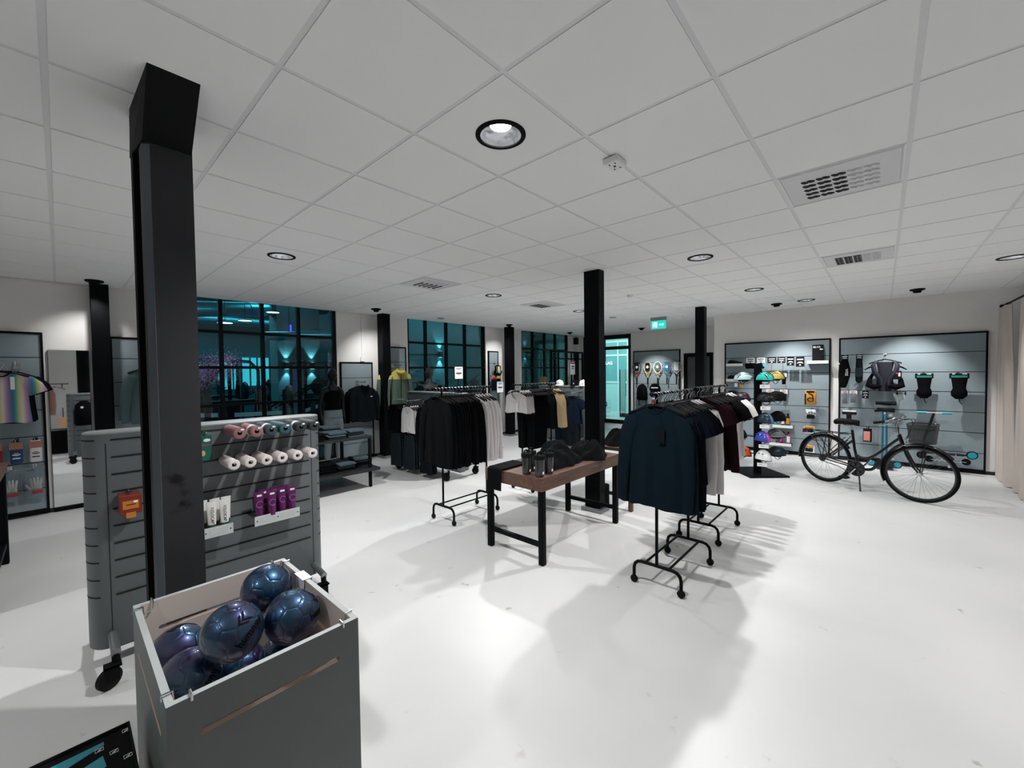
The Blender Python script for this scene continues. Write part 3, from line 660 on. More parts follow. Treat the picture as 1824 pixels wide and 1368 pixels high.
# ---------------------------------------------------------------- wooden table
def wood_table(label, x0, x1, y0, y1, zt, th, legm, leg, stretch=True, wood=WOOD, inset=.03):
    cx, cy = (x0+x1)/2, (y0+y1)/2; t = thing('display_table', label, 'table', (cx, cy, 0)); w, d = (x1-x0)/2, (y1-y0)/2
    MB().box(-w, w, -d, d, zt-th, zt).build('table_top', wood, t, bevel=.004)
    for sx in (-1, 1):
        for sy in (-1, 1):
            x, y = sx*(w-inset-leg), sy*(d-inset*.4-leg)
            MB().box(x-leg, x+leg, y-leg, y+leg, 0, zt-th).build('leg', legm, t, bevel=.01)
        if stretch: MB().box(sx*(w-inset-leg)-.016, sx*(w-inset-leg)+.016, -d+inset*.4+2*leg, d-inset*.4-2*leg, .15, .19).build('stretcher', legm, t, bevel=.003)
    return t
def wood_mat():
    m = bpy.data.materials.new('oiled_wood'); m.use_nodes = True; n = m.node_tree.nodes; L = m.node_tree.links; b = n['Principled BSDF']
    tc = n.new('ShaderNodeTexCoord'); mp = n.new('ShaderNodeMapping'); mp.inputs['Scale'].default_value = (1.2, 14, 14); z = n.new('ShaderNodeTexNoise'); z.inputs['Scale'].default_value = 3; z.inputs['Detail'].default_value = 7
    L.new(tc.outputs['Object'], mp.inputs['Vector']); L.new(mp.outputs[0], z.inputs['Vector']); r = n.new('ShaderNodeValToRGB')
    r.color_ramp.elements[0].position = .3; r.color_ramp.elements[1].position = .7; r.color_ramp.elements[0].color = (*hexc('#412d24'), 1); r.color_ramp.elements[1].color = (*hexc('#684a3b'), 1)
    L.new(z.outputs['Fac'], r.inputs[0]); L.new(r.outputs[0], b.inputs['Base Color']); b.inputs['Roughness'].default_value = .5; return m
OAK = wood_mat()
wood_table('thick-topped wooden table with black legs carrying shakers and black clothes', 2.68, 4.045, 2.105, 2.785, .752, .115, BLACK, .027, wood=OAK, inset=.012)
wood_table('second wooden table with clothes pile behind the black middle column', 4.40, 5.5, 2.14, 2.80, .74, .04, OAK, .025, wood=OAK)
wood_table('wooden table corner with black legs in front of the rainbow t-shirt', -1.3, -.335, 4.55, 5.78, .90, .07, BLACK, .027, wood=OAK, inset=.01)
t = thing('floor_post', 'short black round post standing beside the black middle column', 'post', (4.36, 2.455, 0))
MB().lathe([(0, 0), (.045, 0), (.045, .29), (.04, .295), (0, .295)], 20).build('body', BLACKM, t, True)
# low two-tier table
lt = thing('low_table', 'low black two-tier table of folded clothes behind the grey stand', 'table', (2.4, 5.98, 0)); DK = mat('black_painted_wood', '#15181b', .55)
MB().box(-.64, .72, -.53, .55, .245, .285).build('lower_shelf', DK, lt, bevel=.003); MB().box(-.62, .66, -.42, .46, .71, .745).build('upper_shelf', DK, lt, bevel=.003)
for x in (-.58, .61):
    for y in (-.435, .46): MB().box(x-.018, x+.018, y-.018, y+.018, 0, .71).build('leg', BLACKM, lt)
# tall wall mirror
MIR = mat('mirror_silver', '#eef1f2', .02, 1.0)
t = thing('wall_mirror', 'tall frameless mirror standing against the wall by the rainbow t-shirt panel', 'mirror', (.0835, YB-.02, .02))
MB().box(-.172, .172, -.006, .0, .03, 1.965).build('mirror_glass', MIR, t); MB().box(-.175, .175, .001, .014, .0, 1.965).build('backing_board', BLACKM, t); MB().box(-.175, .175, -.03, .0, -.018, .03).build('ledge', BLACKM, t)
# steel door frame stand in front of the last window
fr = thing('frame_stand', 'tall black gridded frame stand in front of the last window', 'stand', (10.36, 7.12, 0))
f = MB()
for x in (-.80, .86): f.box(x-.025, x+.025, -.025, .025, 0, 2.27)
f.box(-.775, .835, -.025, .025, 2.22, 2.27); f.box(-.775, .835, -.02, .02, 2.02, 2.06)
f.build('frame', BLACK, fr)
for x in (-.44, -.06, .24): MB().box(x-.02, x+.02, -.018, .018, 0, 2.22).build('upright', BLACK, fr)
MB().box(.37, .63, -.02, .02, .6, 2.22).build('panel', BLACKM, fr)
t = thing('paper_sign', 'white sign with dark red top on the black frame stand', 'sign', (10.60, 7.08, 1.75))
MB().box(-.12, .12, -.006, 0, -.19, .24).build('sheet', PAPER, t); MB().box(-.12, .12, -.0075, -.0062, .14, .24).build('header', mat('dark_red', '#7d1436', .5), t)
MB().box(-.06, .06, -.0085, -.0074, .18, .2).build('print', PAPER, t)
for z0, w_ in ((.06, .08), (.03, .07), (-.02, .085)): MB().box(-w_, w_, -.0068, -.0059, z0, z0+.022).build('print', INK, t)
def stand_sign(label, x, y, z0, z1, w, foot=.25):
    t = thing('paper_sign', label, 'sign', (x, y, z0)); h = z1-z0
    MB().box(-w, w, -.004, .004, 0, h).build('frame', BLACKM, t); MB().box(-w+.012, w-.012, -.0055, -.0042, .012, h-.012).build('sheet', PAPER, t)
    [MB().box(-w*k, w*k, -.0062, -.0054, h*a, h*a+h*b).build('print', INK, t) for k, a, b in ((.6, .8, .05), (.5, .72, .03), (.62, .42, .10), (.3, .36, .03))]
    MB().cyl((0, .01, -foot), (0, .01, .02), .006, 8).build('stem', BLACK, t); MB().lathe([(0, .008), (.07, .006), (.07, 0), (0, 0)], 20, (0, .01, -foot)).build('foot', BLACK, t); return t
# ---------------------------------------------------------------- clothes
def cloth(name, c, v=.12): return mat(name, c, .9, var=v, scale=14, spec=.12)
C_TEAL = cloth('dark_teal_cloth', '#04141d'); C_NAVY = cloth('navy_cloth', '#030a14'); C_BLACK = cloth('black_cloth', '#020306', .2); C_LGREY = cloth('light_grey_cloth', '#c9c5c6', .04)
C_WHITE = cloth('white_cloth', '#dcdad9', .04); C_BURG = cloth('burgundy_cloth', '#1f0a12'); C_BEIGE = cloth('beige_cloth', '#cdb38c', .06); C_GREY = cloth('grey_cloth', '#465158'); C_DGREY = cloth('dark_grey_cloth', '#1c262b')
C_SAGE = cloth('grey_green_cloth', '#4a5c5e'); C_OLIVE = cloth('sage_jacket', '#56685a', .06); C_YEL = cloth('yellow_yoke', '#c9bd63', .06); C_CHAR = cloth('charcoal_cloth', '#0c1318'); C_PTEAL = cloth('petrol_cloth', '#08161c')

def garment_mesh(W=.25, L=.76, sleeve='long', t=.017, seed=0, nk=.075, drop=.06, slope=.42, flare=.02, hip=None):
    """shirt hanging at the origin (collar top z=0), width along x, front towards -y"""
    rnd = random.Random(seed); ph = [rnd.uniform(0, 6) for _ in range(6)]; fq = [rnd.uniform(5, 8), rnd.uniform(9, 14)]
    nu, nv = 18, 16; sh = W-.01 if sleeve != 'none' else W*.78
    def half(v):
        if sleeve == 'none': return W*(.70+.30*min(1, (v/.3)**.8 if v > 0 else 0))*(1-.03*math.sin(PI*v))+flare*v
        return sh*(1-.05*math.sin(PI*v))+flare*v
    def P(i, j, s):
        u = -1+2*i/nu; v = j/nv; w = half(v); x = u*w; a = abs(u*half(0))
        if a < nk: zt = -(drop if s < 0 else .018)*(1-(a/nk)**2)
        else: zt = -(a-nk)*slope
        zb = -L+.012*math.sin(3*u+ph[0])+(.02*(u*u) if s < 0 else 0)
        z = zt+(zb-zt)*v
        e = max(0, 1-abs(u)**2.5); d = t*e*(.45+.55*min(1, v*3))
        if abs(u) < 1:
            d += e*min(1, v*1.6)*t*.42*(math.sin(fq[0]*u*1.2+ph[1]+1.3*v)+.6*math.sin(fq[1]*u+ph[2]))*(1 if s < 0 else -.8)
        return (x, s*max(d, .0), z)
    m = MB(); idx = {}
    def V(i, j, s):
        k = (i, j, 0) if i in (0, nu) else (i, j, s)
        if k not in idx: idx[k] = len(m.v); m.v.append(P(i, j, s))
        return idx[k]
    for s in (-1, 1):
        for j in range(nv):
            for i in range(nu):
                q = (V(i, j, s), V(i+1, j, s), V(i+1, j+1, s), V(i, j+1, s)); m.f.append(q if s < 0 else q[::-1]); m.k.append(0)
    for i in range(nu):
        ua, ub = -1+2*i/nu, -1+2*(i+1)/nu
        if min(abs(ua), abs(ub))*half(0) >= nk*.8:
            m.f.append((V(i, 0, 1), V(i+1, 0, 1), V(i+1, 0, -1), V(i, 0, -1))); m.k.append(0)
    # collar band
    for s in (-1, 1):
        m.tube([(nk*q, s*(t*.45+.002), -(drop if s < 0 else .018)*(1-q*q)+.002) for q in [-1+2*k/10 for k in range(11)]], .006, 5)
    if sleeve != 'none':
        for s in (-1, 1):
            zs = -(sh-nk)*slope
            if sleeve == 'long':
                k = rnd.uniform(-.015, .015); E = -L-.0+rnd.uniform(-.02, .04)
                pts = [(sh-.05, zs-.055), (sh-.012, zs-.072), (sh+.022, zs-.15), (sh+.042+k, zs-.30), (sh+.055+k, (zs+E)*.62), (sh+.06+k*2, E+.06), (sh+.06+k*2, E)]
                rx = [.05, .064, .058, .05, .045, .038, .037]; ry = [t*.7, t*1.05, t*1.15, t*1.1, t*1.1, t*1.0, t*.95]
            else:
                pts = [(sh-.05, zs-.05), (sh-.01, zs-.065), (sh+.04, zs-.12), (sh+.075, zs-.20)]; rx = [.05, .07, .075, .075]; ry = [t*.7, t*1.0, t*1.05, t*1.0]
            rings = []
            for q, (x, z) in enumerate(pts):
                a = pts[max(q-1, 0)]; b = pts[min(q+1, len(pts)-1)]; T = Vector((b[0]-a[0], 0, b[1]-a[1])).normalized(); N = Vector((T.z, 0, -T.x))
                rings.append([(s*(x+N.x*rx[q]*math.cos(g)), ry[q]*math.sin(g)*(1+.15*math.sin(3*q+ph[3])), z+N.z*rx[q]*math.cos(g)) for g in [2*PI*w/12 for w in range(12)]])
            m.loft(rings, True, False)
    return m
GCACHE = {}
def gmesh(kind, variant, m):
    key = (kind, variant, m.name)
    if key not in GCACHE:
        p = dict(long=dict(W=.195, L=.755, sleeve='long', slope=.5), longslim=dict(W=.19, L=.72, sleeve='long', slope=.5), tee=dict(W=.20, L=.68, sleeve='short', slope=.5), crop=dict(W=.19, L=.30, sleeve='none', nk=.10, drop=.12, slope=.2),
                 tank=dict(W=.215, L=.56, sleeve='none', nk=.09, drop=.10), top=dict(W=.18, L=.44, sleeve='none', nk=.10, drop=.13), jacket=dict(W=.235, L=.66, sleeve='long', t=.035, nk=.06, drop=.02), kid=dict(W=.20, L=.58, sleeve='short'))[kind]
        GCACHE[key] = garment_mesh(seed=variant*7+len(kind), **p).mesh(kind+'_garment', m, True)
    return GCACHE[key]
def pants_mesh(L=.9, W=.19, t=.025, seed=0, flare=.0):
    """trousers hung by the waistband, waist top at z=0"""
    rnd = random.Random(seed); m = MB(); p = rnd.uniform(0, 6)
    def ring(cx, w, d, z): return [(cx+w*math.cos(a), d*math.sin(a)*(1+.2*math.sin(3*a+p+z*4)), z+.006*math.sin(2*a+p)) for a in [2*PI*k/14 for k in range(14)]]
    m.loft([ring(0, W*.86, t*.9, 0), ring(0, W*.88, t, -.04), ring(0, W, t*1.15, -.16), ring(0, W*1.02, t*1.15, -.26)], True, False)
    for s in (-1, 1):
        m.loft([ring(s*W*.50, W*.54, t*1.1, -.22), ring(s*W*.50, W*.50, t*1.05, -.35), ring(s*W*.5, W*.42+flare*.3, t, -.55), ring(s*W*.5, W*.38+flare*.7, t*.95, -.75*L/.9), ring(s*W*.5, W*.36+flare, t*.9, -L)], True, False)
    return m
# hanger: origin at the top of the rail it hangs on, arms along x
def hanger_proto():
    t = bpy.data.objects.new('clothes_hanger', None); COL.objects.link(t); t.empty_display_size = .03; t.location = (0, -30, 0)
    a = MB(); a.tube([(-.2, 0, -.155), (-.19, 0, -.142), (-.07, 0, -.095), (0, 0, -.08), (.07, 0, -.095), (.19, 0, -.142), (.2, 0, -.155)], [.009, .012, .011, .012, .011, .012, .009], 8, flat=.8)
    a.build('arms', BLACKM, t, True)
    h = MB(); h.tube([(0, 0, -.08), (0, 0, -.045), (.008, 0, -.034), (.0195, 0, -.018), (.0205, 0, -.005), (.013, 0, .008), (0, 0, .0135), (-.013, 0, .008), (-.019, 0, -.004)], .0024, 6)
    h.build('hook', CHROME, t, True); return t
HANG = hanger_proto(); HUSED = []
RAILR = .0115
def hang(x, y, z, rz, label, group):
    """x, y, z: axis of the rail"""
    if not HUSED:
        HUSED.append(1); o = HANG
        o.location = (x, y, z); o.rotation_euler = (0, 0, rz)
    else: o = dup(HANG, (x, y, z), rz)
    o['label'] = label; o['category'] = 'hanger'; o['group'] = group; return o
def put(me, name, label, cat, loc, rz, group=None):
    return tag(link(name, me, None, True, 0, loc, rz), label, cat, group)
TAGM = mat('hang_tag_grey', '#b9bcbf', .6)
def shirt_on(kind, m, x, y, z, rz, name, label, cat, group, variant, hl, hg, tagc=None, dz=-.082):
    hang(x, y, z, rz, hl, hg)
    o = put(gmesh(kind, variant % 3, m), name, label, cat, (x, y, z+dz), rz, group)
    if tagc:
        k = MB(); k.tube([(.045, -.026, -.06), (.05, -.034, -.16)], .0012, 4); k.box(.028, .072, -.036, -.033, -.27, -.16); k.build('swing_tag', tagc, o)
    return o

# garment racks: round tube frames on castors
def rack_proto(label, loc, rz=0, rail=(-.44, .44), zr=1.475):
    t = thing('garment_rack', label, 'garment rack', loc, rz, 'black tube garment racks on castors')
    for sx in (-1, 1):
        x = sx*.335
        f = MB(); f.tube([(x, -.18, .055), (x, -.18, .12), (x, -.172, .15), (x, -.15, .172), (x, -.12, .18), (x, .12, .18), (x, .15, .172), (x, .172, .15), (x, .18, .12), (x, .18, .055)], .0125, 10); f.build('end_frame', BLACK, t, True)
        MB().cyl((x, 0, .18), (x, 0, zr), .0115, 12).build('post', BLACK, t, True)
        for sy in (-1, 1):
            w = MB(); w.lathe([(0, -.014), (.024, -.013), (.029, -.006), (.029, .006), (.024, .013), (0, .014)], 16, (x, sy*.18, .029), 'x')
            w.build('caster', RUBBER, t, True)
    for sy in (-1, 1): MB().cyl((-.335, sy*.09, .18), (.335, sy*.09, .18), .009, 8).build('base_rail', BLACK, t, True)
    r = MB(); r.tube([(rail[0], 0, zr), (rail[1], 0, zr)], RAILR, 12); r.build('hanging_rail', BLACK, t, True)
    for x in rail:
        MB().ball((x, 0, zr), .017, 10, 8).build('end_knob', BLACKM, t, True)
    return t
ZR = 1.475
A = rack_proto('garment rack with dark teal and navy tops, the one in front by the wooden table', (3.305, 1.245, 0), 0, (-.42, .44))
rack_proto('garment rack of burgundy shirts and white tops next to the helmet stand', (4.425, 1.305, 0), 0, (-.44, .60))
rack_proto('garment rack of black and light grey long-sleeved tops behind the wooden table', (3.14, 3.585, 0), 0, (-.46, .42))
rack_proto('garment rack of white crop tops and black trousers in the middle of the shop', (4.63, 3.71, 0), 0, (-.50, .46))
def row(kind, m, n, x0, dx, y, rzb, name, what, where, rackname, tagc=None, seed=0, dz=-.082, first=0, every=1):
    rnd = random.Random(seed+n); out = []
    for i in range(n):
        x = x0+dx*i; rz = rzb+rnd.uniform(-.07, .07)
        o = ORD[i+first] if n > 1 else 'only'
        out.append(shirt_on(kind, m, x, y+rnd.uniform(-.006, .006), ZR, rz, name, '%s %s %s' % (o, what, where), name.replace('_', ' ').split()[-1], '%s %s' % (what, where), i+seed,
                 '%s hanger, with a %s, %s' % (o, what, where), 'hangers with %s %s' % (what, where), tagc if i % every == 0 else None, dz))
    return out
RZ = -PI/2     # front of the garment towards -X, the near end of each rack
w1 = 'on the teal and navy rack'
shirt_on('long', C_TEAL, 2.905, 1.225, ZR, RZ+.10, 'long_sleeved_shirt', 'dark teal long-sleeved shirt with black swing tag at the near end of its rack', 'shirt', None, 1, 'black hanger holding the dark teal shirt at the rack end', 'hanger of the teal shirt', BLACKM)
row('long', C_TEAL, 2, 2.96, .045, 1.225, RZ, 'long_sleeved_shirt', 'dark teal shirt', w1, w1, seed=3)
row('long', C_NAVY, 2, 3.06, .042, 1.225, RZ, 'long_sleeved_shirt', 'navy long-sleeved shirt', w1, w1, seed=5)
row('tee', C_NAVY, 4, 3.15, .042, 1.235, RZ, 'tee_shirt', 'navy short-sleeved shirt', w1, w1, seed=9)
row('tee', C_BLACK, 4, 3.335, .042, 1.24, RZ, 'tee_shirt', 'black short-sleeved shirt', w1, w1, seed=11)
row('long', C_LGREY, 4, 3.52, .045, 1.24, RZ, 'long_sleeved_shirt', 'pale grey shirt', w1, w1, seed=13)
w2 = 'on the rack by the helmet stand'
row('tee', C_BURG, 4, 4.06, .05, 1.30, RZ, 'tee_shirt', 'burgundy short-sleeved shirt', w2, w2, seed=21)
row('longslim', C_BURG, 3, 4.265, .05, 1.30, RZ, 'long_sleeved_shirt', 'burgundy long-sleeved shirt', w2, w2, seed=23)
row('tee', C_BLACK, 5, 4.43, .055, 1.30, RZ, 'tee_shirt', 'black short-sleeved shirt', w2, w2, seed=25)
row('tee', C_WHITE, 4, 4.77, .06, 1.30, RZ, 'tee_shirt', 'white short-sleeved shirt', w2, w2, seed=27)
w3 = 'on the black and grey rack'
row('long', C_BLACK, 11, 2.72, .046, 3.585, RZ+.03, 'long_sleeved_shirt', 'black long-sleeved top', w3, w3, seed=31)
row('long', C_LGREY, 5, 3.245, .05, 3.585, RZ+.05, 'long_sleeved_shirt', 'pale grey long-sleeved top', w3, w3, seed=37)
w4 = 'on the crop top rack'
row('crop', C_WHITE, 4, 4.17, .05, 3.71, RZ, 'crop_top', 'white crop top', w4, w4, PAPER, seed=41, every=2)
pm = pants_mesh(.80, .17, .016, 3).mesh('trousers', C_BLACK, True)
def pants_row(me, n, x0, dx, y, z, what, where, dz=-.10, rz=RZ, tagm=None):
    for i in range(n):
        hang(x0+dx*i, y, z, rz, '%s hanger, with %s, %s' % (ORD[i], what, where), 'hangers with %s %s' % (what, where))
        o = put(me, 'trousers', '%s %s from the near end %s' % (ORD[i], what, where), 'trousers', (x0+dx*i, y, z+dz), rz, '%s %s' % (what, where))
        if tagm and i % 2 == 0: MB().box(-.05, .0, -.034, -.031, -.16, -.06).build('swing_tag', tagm, o)
pants_row(pm, 8, 4.38, .04, 3.71, ZR, 'black trousers', w4, tagm=TAGM)
row('tank', C_PTEAL, 3, 4.72, .04, 3.71, RZ, 'tank_top', 'petrol tank top', w4, w4, TAGM, seed=45)
row('tank', C_BEIGE, 3, 4.85, .055, 3.655, RZ+.12, 'tank_top', 'beige tank top', w4, w4, seed=47)
# clothes on the grey clothes stand (rods point to -X)
gx = 4.105
def rod_set(kind, me_or_kind, m, n, y, z, name, what, where, cat, tagc=None):
    for i in range(n):
        x = gx-.30+.042*i; rz = RZ
        hang(x, y, z+.002, rz, '%s hanger, with a %s, %s' % (ORD[i], what, where), 'hangers with %s %s' % (what, where))
        if kind == 'pants': o = put(me_or_kind, name, '%s %s %s, from the rod end' % (ORD[i], what, where), cat, (x, y, z-.10), rz, what+where)
        else: o = put(gmesh(me_or_kind, i % 3, m), name, '%s %s %s, from the rod end' % (ORD[i], what, where), cat, (x, y, z-.085), rz, what+where)
        if tagc and i < 2: MB().box(.06, .10, -.032, -.029, -.40+.09*i, -.32+.09*i).build('swing_tag', tagc, o)
rod_set('top', 'top', C_BLACK, 6, 6.18, 1.2, 'tank_top', 'black tank top', 'on the clothes stand', 'top')
rod_set('top', 'top', C_WHITE, 4, 5.76, 1.2, 'tank_top', 'white tank top', 'on the clothes stand', 'top', PAPER)
rod_set('top', 'tank', C_BLACK, 5, 5.32, 1.2, 'tank_top', 'black long top', 'on the clothes stand', 'top')
pd = pants_mesh(.56, .16, .02, 5, .03).mesh('trousers', C_DGREY, True); pn = pants_mesh(.56, .16, .02, 8, .03).mesh('trousers', C_CHAR, True)
rod_set('pants', pd, None, 4, 6.13, .74, 'trousers', 'dark grey trousers', 'low on the clothes stand', 'trousers')
rod_set('pants', pd, None, 3, 5.73, .74, 'trousers', 'slate grey trousers', 'low on the clothes stand', 'trousers')
rod_set('pants', pn, None, 3, 5.28, .74, 'trousers', 'charcoal trousers', 'low on the clothes stand', 'trousers')
gx = 7.63
C_NAVY2 = cloth('deep_navy_cloth', '#0a1626')
rod_set('top', 'kid', C_BLACK, 3, 5.24, 1.2, 'tee_shirt', 'black t-shirt', 'on the cap stand', 'shirt', PAPER)
rod_set('top', 'kid', C_NAVY2, 3, 4.92, 1.2, 'tee_shirt', 'navy t-shirt', 'on the cap stand', 'shirt')
pv = pants_mesh(.5, .15, .02, 12).mesh('trousers', C_NAVY, True)
rod_set('pants', pv, None, 3, 5.22, .72, 'trousers', 'navy trousers', 'on the cap stand', 'trousers')
rod_set('pants', pn, None, 3, 4.92, .72, 'trousers', 'black trousers', 'on the cap stand', 'trousers')
# caps on that stand
def cap(y, c, label, x=7.74, z=1.336):
    t = thing('baseball_cap', label, 'cap', (x, y, z), .3); m = MB()
    m.loft([[(.085*math.cos(a)*k, .095*math.sin(a)*k, h) for a in [2*PI*q/18 for q in range(18)]] for k, h in ((1, 0), (1.02, .03), (.95, .07), (.75, .105), (.4, .125), (.05, .132))]); m.build('crown', c, t, True)
    v = MB(); v.loft([[(-.05-.11*math.cos(a)*k, .085*math.sin(a)*(.9+.1*k), .012-.012*k*k+h) for a in [-PI/2+PI*q/12 for q in range(13)]] for k, h in ((.1, 0), (.7, 0), (1, 0), (1, .004), (.7, .004), (.1, .004))], False, False); v.build('visor', c, t, True)
    MB().ball((0, 0, .134), .008, 8, 6).build('button', c, t, True)
    k = MB(); [k.tube([(-.089, s*.012-.0, .035), (-.086, s*.004, .05), (-.082, s*.012, .065)], .003, 5) for s in (-1, 1)]; k.build('logo', BLACKM if c is C_WHITE else PAPER, t)
cap(5.74, C_NAVY, 'navy baseball cap standing on the stand between folded cloth and white cap'); cap(5.53, C_WHITE, 'white cap with dark emblem beside the sign panel on the stand')
cap(5.12, C_BLACK, 'black cap next to the white cap at the stand end'); cap(4.89, C_WHITE, 'white cap with dark emblem at the stand end by the column')
t = thing('gift_box', 'small brown-yellow box standing on the cap stand', 'box', (7.74, 6.0, 1.336)); MB().rbox(-.05, .05, -.07, .07, 0, .2, .004).build('carton', mat('brown_box', '#5a4c3c', .6), t); MB().box(-.052, .0, -.072, .072, .03, .06).build('band', C_YEL, t)
# wall garments facing -Y
def wall_set(kind, mats, x, z, y0, dy, name, what, cat, tagm=None):
    for i, m in enumerate(mats):
        y = y0+dy*i; hang(x, y, z, .04*(-1)**i, '%s hanger, with a %s' % (ORD[i], what), 'hangers with '+what)
        o = put(gmesh(kind, i, m), name, '%s %s, from the rod end' % (ORD[i], what), cat, (x, y, z-.085), .04*(-1)**i, what)
        if tagm and i == 0: MB().box(.05, .11, -.045, -.042, -.25, -.10).build('swing_tag', tagm, o)
        if kind == 'jacket' and i == 0:
            MB().box(.10, .135, -.043, -.040, -.20, -.185).build('chest_label', PAPER, o); MB().box(-.004, .004, -.046, -.041, -.30, -.02).build('zip', C_CHAR, o); k = MB(); k.tube([(.062*math.cos(a), -.022-.03*math.sin(a), .004-.02*max(0, math.sin(a))) for a in [PI*q/10-.3 for q in range(13)]], .022, 8, flat=1.2); k.build('collar', C_BLACK, o, True)
wall_set('jacket', [C_CHAR, C_BLACK, C_CHAR, C_BLACK], 3.84, 1.502, 7.22, .065, 'zip_jacket', 'dark zip jacket on the low wall panel', 'jacket')
wall_set('longslim', [C_SAGE, C_SAGE], .80, 1.842, 7.22, .12, 'tee_shirt', 'grey-green shirt beside the mirror column', 'shirt')
def two_tone(seed):
    m = garment_mesh(.24, .78, 'long', .04, seed, .05, .01)
    for k, f in enumerate(m.f):
        z = sum(m.v[i][2] for i in f)/len(f)
        m.k[k] = 0
    return m
def two_tone_mat():
    m = bpy.data.materials.new('sage_and_yellow_cloth'); m.use_nodes = True; n = m.node_tree.nodes; L = m.node_tree.links; b = n['Principled BSDF']
    tc = n.new('ShaderNodeTexCoord'); sx = n.new('ShaderNodeSeparateXYZ'); L.new(tc.outputs['Object'], sx.inputs[0]); g = n.new('ShaderNodeMath'); g.operation = 'GREATER_THAN'; g.inputs[1].default_value = -.205; L.new(sx.outputs[2], g.inputs[0])
    x = n.new('ShaderNodeMix'); x.data_type = 'RGBA'; x.inputs[6].default_value = (*hexc('#56685a'), 1); x.inputs[7].default_value = (*hexc('#c9bd63'), 1); L.new(g.outputs[0], x.inputs[0]); L.new(x.outputs[2], b.inputs['Base Color']); b.inputs['Roughness'].default_value = .85; return m
TWOT = two_tone_mat()
for i, y in enumerate((7.24, 7.36)):
    x = 4.60+.0*i; hang(x-.12*i, y, 1.825, .1, '%s hanger, with a yellow-green jacket' % ORD[i], 'jacket hangers')
    o = tag(two_tone(i+3).build('outdoor_jacket', TWOT, None, True, 0, (x-.12*i, y, 1.742), .1), '%s sage green jacket with yellow shoulders on the narrow wall panel' % ['front', 'rear'][i], 'jacket', 'two-tone outdoor jackets')
    h = MB(); h.tube([(.085*math.cos(a), -.045-.02*math.sin(a), -.03-.05*max(0, math.sin(a))) for a in [PI*q/10 for q in range(11)]], [.02+.012*math.sin(PI*q/10) for q in range(11)], 8); h.build('hood', C_YEL, o, True)
    z = MB(); z.box(-.003, .003, -.062, -.055, -.74, -.05); z.build('zip', BLACKM, o)
    if i == 0: MB().box(.045, .075, -.068, -.064, -.22, -.10).build('swing_tag', mat('salmon_tag', '#b5786a', .6), o)
for i, y in enumerate((7.22, 7.3, 7.38)):
    c = [C_NAVY, C_NAVY, C_BLACK][i]; hang(4.58, y, .925, 0, '%s hanger, with navy trousers' % ORD[i], 'trouser hangers on the narrow panel')
    put(pants_mesh(.80, .17, .03, i+20).mesh('trousers', c, True), 'trousers', '%s %s trousers under the yellow-green jackets' % (ORD[i], ['navy', 'navy', 'black'][i]), 'trousers', (4.58, y, .82), 0, 'trousers under the jackets')
# rainbow t-shirt and the ones behind it
def rainbow():
    m = bpy.data.materials.new('rainbow_stripes'); m.use_nodes = True; n = m.node_tree.nodes; L = m.node_tree.links; b = n['Principled BSDF']
    tc = n.new('ShaderNodeTexCoord'); sx = n.new('ShaderNodeSeparateXYZ'); L.new(tc.outputs['Object'], sx.inputs[0])
    mu = n.new('ShaderNodeMath'); mu.operation = 'MULTIPLY'; mu.inputs[1].default_value = 7.0; L.new(sx.outputs[0], mu.inputs[0]); fr = n.new('ShaderNodeMath'); fr.operation = 'FRACT'; L.new(mu.outputs[0], fr.inputs[0])
    r = n.new('ShaderNodeValToRGB'); L.new(fr.outputs[0], r.inputs[0]); cs = ['#cfc3bd', '#b98fa5', '#7d7aa8', '#3f6f9a', '#4f9a8c', '#b7bd7a', '#cfc3bd']; e = r.color_ramp.elements
    for i, c in enumerate(cs):
        p = e[i] if i < 2 else e.new(i/6)
        p.position = i/6; p.color = (*hexc(c), 1)
    L.new(r.outputs[0], b.inputs['Base Color']); b.inputs['Roughness'].default_value = .8; return m
RB = rainbow()
for i, (y, m, l) in enumerate(((7.20, RB, 'rainbow striped t-shirt in front on the panel beside the mirror'), (7.28, C_CHAR, 'dark t-shirt hanging just behind the rainbow striped one'), (7.36, C_BLACK, 'black t-shirt hanging rearmost behind the rainbow striped one'))):
    x = -.43+.02*i; hang(x, y, 1.803, .05*i, '%s hanger on the rod of the rainbow t-shirt' % ORD[i], 'hangers by the rainbow t-shirt')
    o = put(gmesh('kid', i, m), 'tee_shirt', l, 'shirt', (x, y, 1.72), .05*i)
    if i == 0:
        k = MB(); k.box(.06, .092, -.030, -.027, -.20, -.06); k.build('swing_tag', PAPER, o)
        c = MB(); c.tube([(.075*q, -.02, -.06*(1-q*q)+.004) for q in [-1+2*k/10 for k in range(11)]], .008, 6); c.build('neckband', BLACKM, o, True)

# ---------------------------------------------------------------- folded and crumpled clothes
def folded_mesh(w, d, h, seed):
    rnd = random.Random(seed); m = MB(); n = 10; lay = 1
    for q in range(lay):
        z0 = h*q/lay; hh = h/lay; ox = rnd.uniform(-.006, .006); rings = []
        for j in range(n+1):
            v = j/n; y = -d/2+d*v; e = min(1, 4*min(v, 1-v)+.25); th = hh*(.55+.45*e)
            z1 = z0+th*.98
            ring = []
            for a in range(12):
                g = 2*PI*a/12; cx, cz = math.cos(g), math.sin(g); px = (abs(cx)**.35)*(1 if cx > 0 else -1); pz = (abs(cz)**.6)*(1 if cz > 0 else -1)
                ring.append((ox+px*w/2*(1+.015*math.sin(7*v+seed)), y, (z0+z1)/2+pz*(z1-z0)/2+(.003*math.sin(9*v+px*4+seed) if pz > .3 else 0)))
            rings.append(ring)
        m.loft(rings)
    return m
